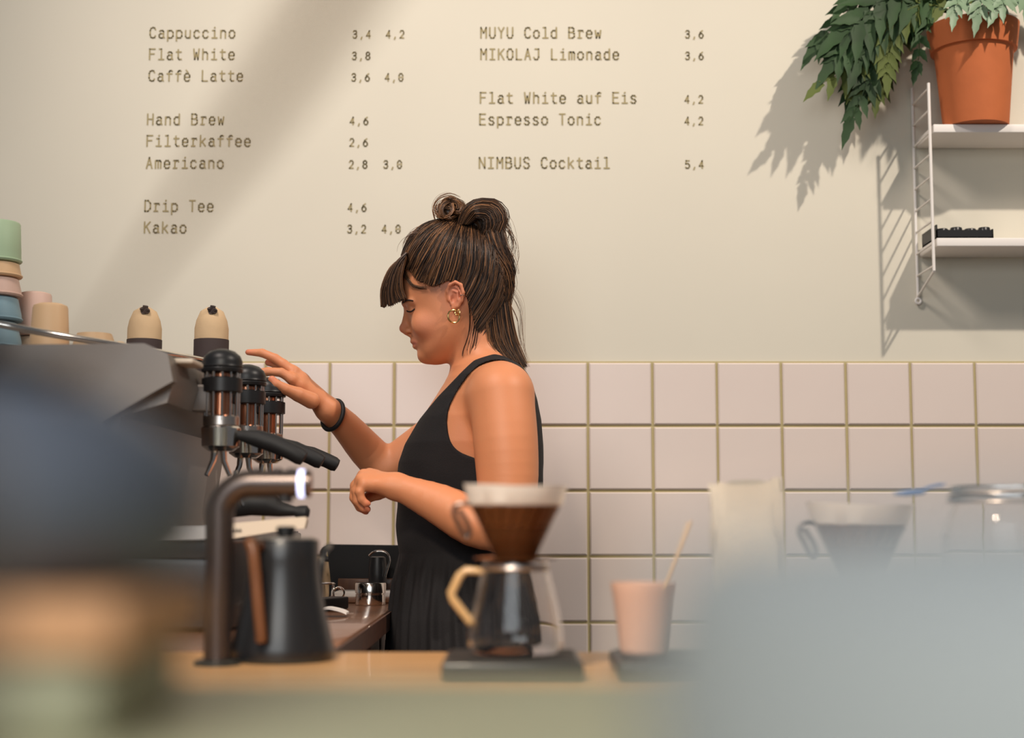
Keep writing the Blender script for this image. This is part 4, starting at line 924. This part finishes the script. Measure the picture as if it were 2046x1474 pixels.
def strands(guides, n, rad, amp, surf=False, lift=.004, col=(0, 1), side=0, taper=.3, N=14, curl=0):
    """n strands blended between neighbouring guide curves of (px, py, dy)"""
    K = 0
    G_ = []
    for gd in guides:
        if surf: gd = [(a, b, (lift if len(c) == 0 else c[0])) for a, b, *c in gd]
        sp_ = spline([Vector((a, b, c)) for a, b, c in gd], 6); idx = np.linspace(0, len(sp_)-1, N)
        G_.append(np.array([np.array(sp_[int(i)])*(1-(i % 1))+np.array(sp_[min(int(i)+1, len(sp_)-1)])*(i % 1) for i in idx]))
    for _ in range(n):
        u = rng.random()*(len(G_)-1); i = min(int(u), max(len(G_)-2, 0)); f_ = u-i
        c = G_[i]*(1-f_)+G_[min(i+1, len(G_)-1)]*f_
        ph = rng.random(4)*6.28; tt = np.linspace(0, 1, N); a_ = amp*rng.normal(0, 1, 2)
        c = c.copy(); c[:, 0] += a_[0]*(.35+tt)+curl*np.sin(tt*9+ph[0])*tt; c[:, 1] += a_[1]*(.35+tt*.7)+curl*.4*np.sin(tt*8+ph[1])*tt
        sg = side if side else (-1 if rng.random() < .62 else 1)
        if surf:
            p0 = np.array([W(x, y, sg*max(head_half(x, y), .004)) for x, y, lf in c]); e_ = .002
            nr_ = np.stack([head_field(p0+np.eye(3)[k]*e_)-head_field(p0-np.eye(3)[k]*e_) for k in range(3)], 1); nr_ /= np.linalg.norm(nr_, axis=1)[:, None]+1e-9
            inside = np.clip(-headd(p0[:, 0], p0[:, 2])/.02, 0, 1)[:, None]
            pts = p0+nr_*(c[:, 2]+.0035+.0022*np.sin(ph[2]+5*tt)+.0012*rng.normal())[:, None]*(1-inside)
        else:
            c[:, 2] += amp*.0007*rng.normal(); pts = [W(x, y, z_) for x, y, z_ in c]
        pts = np.array(pts); r = rad*rng.uniform(.6, 1.3); tg = np.gradient(pts, axis=0); tg /= np.linalg.norm(tg, axis=1)[:, None]+1e-9
        a1 = np.cross(tg, (0.1, 1, .05)); a1 /= np.linalg.norm(a1, axis=1)[:, None]+1e-9; b1 = np.cross(tg, a1)
        rr = r*(1-(1-taper)*tt**3); n0 = sum(len(v) for v in SV)
        v = np.concatenate([pts+rr[:, None]*(a1*math.cos(k*2.094)+b1*math.sin(k*2.094)) for k in range(3)])
        SV.append(v); i0 = np.arange(N-1)
        for k in range(3):
            k2 = (k+1) % 3; SF.append(np.stack([k*N+i0, k2*N+i0, k2*N+i0+1, k*N+i0+1], 1)+n0)
        sh = col[0]+(col[1]-col[0])*rng.random()**2.8; ST.append(np.tile(hc1*(1-sh)+hc2*sh, (len(v), 1)))
# swept up from the hairline to the bun
SW = [[(810, 512, .004), (828, 480, .007), (860, 455, .008), (905, 442, .004)],
      [(818, 535, .003), (838, 500, .007), (868, 468, .009), (908, 444, .006)],
      [(838, 560, .002), (856, 525, .006), (880, 485, .009), (912, 446, .006)],
      [(866, 572, .001), (880, 535, .006), (898, 490, .009), (918, 447, .006)],
      [(895, 560, .001), (908, 525, .006), (916, 485, .009), (926, 448, .006)],
      [(925, 568, .002), (938, 530, .006), (938, 488, .010), (936, 448, .008)],
      [(938, 610, .002), (962, 560, .007), (965, 500, .011), (950, 450, .010)],
      [(950, 655, .003), (985, 590, .009), (990, 520, .013), (965, 450, .012)],
      [(965, 680, .006), (1004, 620, .012), (1006, 540, .014), (975, 450, .012)]]
strands(SW, 2000, .0010, 2.4, surf=True, col=(-.05, 1.0), curl=1.2)
strands(SW, 300, .0007, 6, surf=True, col=(.3, 1.4), curl=3)
# fine wisps from the forehead to the ear
strands([[(806, 515, .002), (812, 545, .003), (822, 565, .001), (846, 577, .001)], [(808, 520, .002), (820, 556, .003), (834, 574, .001), (856, 574, .001)]], 26, .0006, 1.5, surf=True, col=(.1, .6))
# bangs
for dy0, dy1 in ((-.062, -.03), (-.03, .03), (.03, .062)):
    strands([[(812, 505, dy0), (795, 522, dy0), (780, 545, dy0*.95), (768, 580, dy0*.9), (768, 610, dy0*.85)], [(814, 508, dy1), (798, 520, dy1), (779, 538, dy1), (765, 575, dy1), (766, 611, dy1)]], 300, .0010, 1.6, col=(.1, .9), taper=.5)
    strands([[(812, 514, dy0), (807, 530, dy0*1.02), (802, 552, dy0*1.0), (803, 575, dy0*.96), (809, 594, dy0*.92)], [(810, 514, dy0), (803, 530, dy0*1.02), (798, 555, dy0*.98), (797, 580, dy0*.92), (806, 596, dy0*.9)]], 200, .0010, 1.4, col=(0, .8), taper=.5)
    strands([[(810, 514, dy0), (803, 530, dy0*1.02), (798, 555, dy0*.98), (797, 580, dy0*.92), (806, 596, dy0*.9)], [(812, 506, dy0), (796, 522, dy0), (782, 548, dy0*.95), (775, 580, dy0*.9), (777, 609, dy0*.85)]], 330, .0010, 1.8, col=(0, .75), taper=.5)
# bun: messy front loops and back lobe
for k in range(26):
    c0, c1 = 901+rng.normal()*7, 420+rng.normal()*5; oy = rng.uniform(-.026, .026); R_ = rng.uniform(10, 28); tl = rng.uniform(-.6, .6); st = rng.uniform(0, 6.28)
    loop = [[(c0+(R_-a)*math.cos(t_), c1+(R_-a)*.95*math.sin(t_), oy+.0008*(R_-a)*math.sin(t_+tl*4)) for t_ in np.linspace(st, st+rng.uniform(3, 5.4), 8)] for a in (0, 6)]
    strands(loop, 24, .0008, 1.8, col=(.15, 1.25), curl=2)
lobe = lambda sh, oy: [(915+sh*.4, 447, oy), (925+sh*.5, 418+sh*.3, oy*1.2), (952, 400+sh*.6, oy*1.3), (990-sh*.4, 403+sh*.6, oy*1.2), (1012-sh*.8, 432+sh*.4, oy*1.1), (1000-sh*.7, 470, oy), (990-sh*.5, 505, oy*.9)]
for oy in (-.042, -.034, -.022, -.008, .008, .026): strands([lobe(0, oy*.8), lobe(14, oy), lobe(28, oy*1.1), lobe(44, oy*1.15), lobe(58, oy*1.15)], 190, .0010, 2.4, col=(0, .85), curl=1.2)
strands([[(960, 405, -.035), (965, 440, -.045), (975, 480, -.055), (990, 520, -.052), (1005, 552, -.046)], [(1000, 415, -.025), (1003, 450, -.034), (1010, 490, -.04), (1022, 520, -.036), (1026, 548, -.03)]], 260, .0010, 3.2, col=(0, 1), curl=3)
strands([[(985, 460, -.035), (1005, 490, -.04), (1020, 520, -.035), (1026, 560, -.02), (1016, 592, -.01)], [(970, 500, -.055), (985, 530, -.06), (1000, 560, -.052), (1005, 590, -.045), (995, 612, -.04)]], 220, .0010, 3.4, col=(0, .9), curl=3)
strands([[(985, 460, .035), (1005, 490, .04), (1020, 520, .035), (1024, 560, .02), (1014, 592, .01)], [(960, 405, .035), (965, 440, .045), (975, 480, .055), (990, 520, .052), (1005, 552, .046)]], 160, .0010, 3, col=(0, .8), curl=3)
# long lengths down the neck
strands([[(955, 565, -.056), (952, 600, -.058), (946, 640, -.056), (938, 670, -.052), (930, 700, -.05)], [(975, 570, -.052), (968, 610, -.056), (962, 650, -.054), (955, 685, -.05), (948, 705, -.05)]], 46, .0008, 2.2, col=(0, .8))
strands([[(970, 560, -.05), (972, 610, -.054), (972, 650, -.052), (978, 685, -.05), (1000, 712, -.052)], [(1005, 560, -.03), (1010, 610, -.035), (1016, 650, -.034), (1026, 690, -.036), (1044, 730, -.04)], [(1018, 560, .0), (1018, 610, .0), (1024, 650, .0), (1034, 690, .0), (1050, 732, -.005)]], 420, .0010, 2.6, col=(0, .95), curl=1.2)
strands([[(1000, 560, .02), (1004, 610, .02), (1014, 650, .02), (1026, 690, .02), (1044, 728, .02)], [(985, 565, .045), (985, 610, .05), (988, 650, .045), (1000, 690, .045), (1020, 722, .045)]], 260, .0010, 2.6, col=(0, .8), curl=1.2)
strands([[(930, 575, -.071), (938, 620, -.068), (937, 665, -.055), (926, 700, -.048), (924, 712, -.05)]], 5, .0006, 1.2, col=(0, .2))
strands([[(945, 620, -.064), (940, 660, -.056), (934, 700, -.052), (936, 730, -.058), (940, 742, -.06)], [(958, 650, -.06), (952, 690, -.056), (945, 715, -.056), (965, 722, -.06), (985, 716, -.06)]], 12, .0006, 2.5, col=(0, .3), curl=2)
# flyaways
strands([[(1000, 420, 0), (1016, 440, -.01), (1022, 470, -.01), (1012, 488, 0)], [(1000, 455, -.02), (1022, 478, -.02), (1030, 510, -.02), (1024, 540, -.01)]], 26, .00045, 5, col=(.2, 1), curl=2)
strands([[(870, 440, 0), (866, 415, 0), (878, 395, 0), (900, 388, 0), (920, 396, 0)]], 14, .00045, 4, col=(.4, 1.1))
strands([[(835, 470, -.03), (812, 476, -.03), (800, 492, -.03), (798, 508, -.03)], [(860, 455, -.02), (838, 452, -.02), (826, 458, -.02), (820, 462, -.02)]], 20, .0004, 3, col=(.3, 1))
strands([[(1020, 560, 0), (1045, 600, 0), (1048, 660, 0), (1046, 720, 0)], [(1010, 600, 0), (1030, 640, 0), (1036, 680, 0), (1056, 726, 0)]], 14, .00035, 4, col=(.3, 1))
V = np.concatenate(SV); F = np.concatenate(SF)
mesh_np('hair_strands', V, F, M['hair'], woman, np.concatenate(ST))['kind'] = 'stuff'
print('hair', len(V), len(F), _t.time()-_t0)
MB().torus(Vector(W(925, 447)), .020, .005, 'z').build('hair_tie', M['lash'], woman)

# jewellery (worn, part of the figure)
er = Matrix.Rotation(.5, 3, 'Z')
MB().torus(Vector(W(906.5, 632, -.082)), .0125, .0018, 'y', 32, 8, er).build('hoop_earring', M['gold'], woman)
MB().torus(Vector(W(914, 624, -.083)), .0055, .0013, 'y', 24, 8, Matrix.Rotation(-.5, 3, 'Z')).build('small_hoop', M['gold'], woman)
MB().torus(Vector(W(923, 590, -.088)), .004, .0009, 'z', 20, 6).build('ear_cuff', M['chrome'], woman)
# bracelet round the far wrist
bc = (bw0*.72+bw1*.28); ax = Vector(bw1-bw0).normalized(); ax = (ax+Vector((.25, 0, .18))).normalized()
q = ax.to_track_quat('Y', 'Z').to_matrix()
MB().torus(Vector(bc)+Vector((0, 0, -.002)), .0315, .0046, 'y', 40, 10, q).build('bracelet', M['rubber'], woman)
nl = [W(903, 752, -.05), W(888, 772, -.045), W(878, 785, -.035), W(868, 800, -.015), W(868, 800, .015), W(880, 780, .04), W(903, 752, .05)]
MB().tube(spline([Vector(v) for v in nl], 6), .0006, 5).build('necklace', M['gold'], woman)

# long wooden stick rising from the teapot towards the lens
sp = spline([Vector((-.130, .425, CZ+.034)), P(270, 560, .38), P(370, 420, .33), P(480, 270, .28), P(600, 95, .25), P(700, -60, .235), P(770, -180, .225)], 6)
tag(MB().tube(sp, [float(v) for v in np.interp(np.arange(len(sp)), [0, 6, 12, 18, 26, 36], [.0009, .0011, .0018, .0027, .0036, .004])], 12).build('wooden_stick', M['stick']), 'blurred brown wooden stick slanting across the upper left menu prices', 'stick')
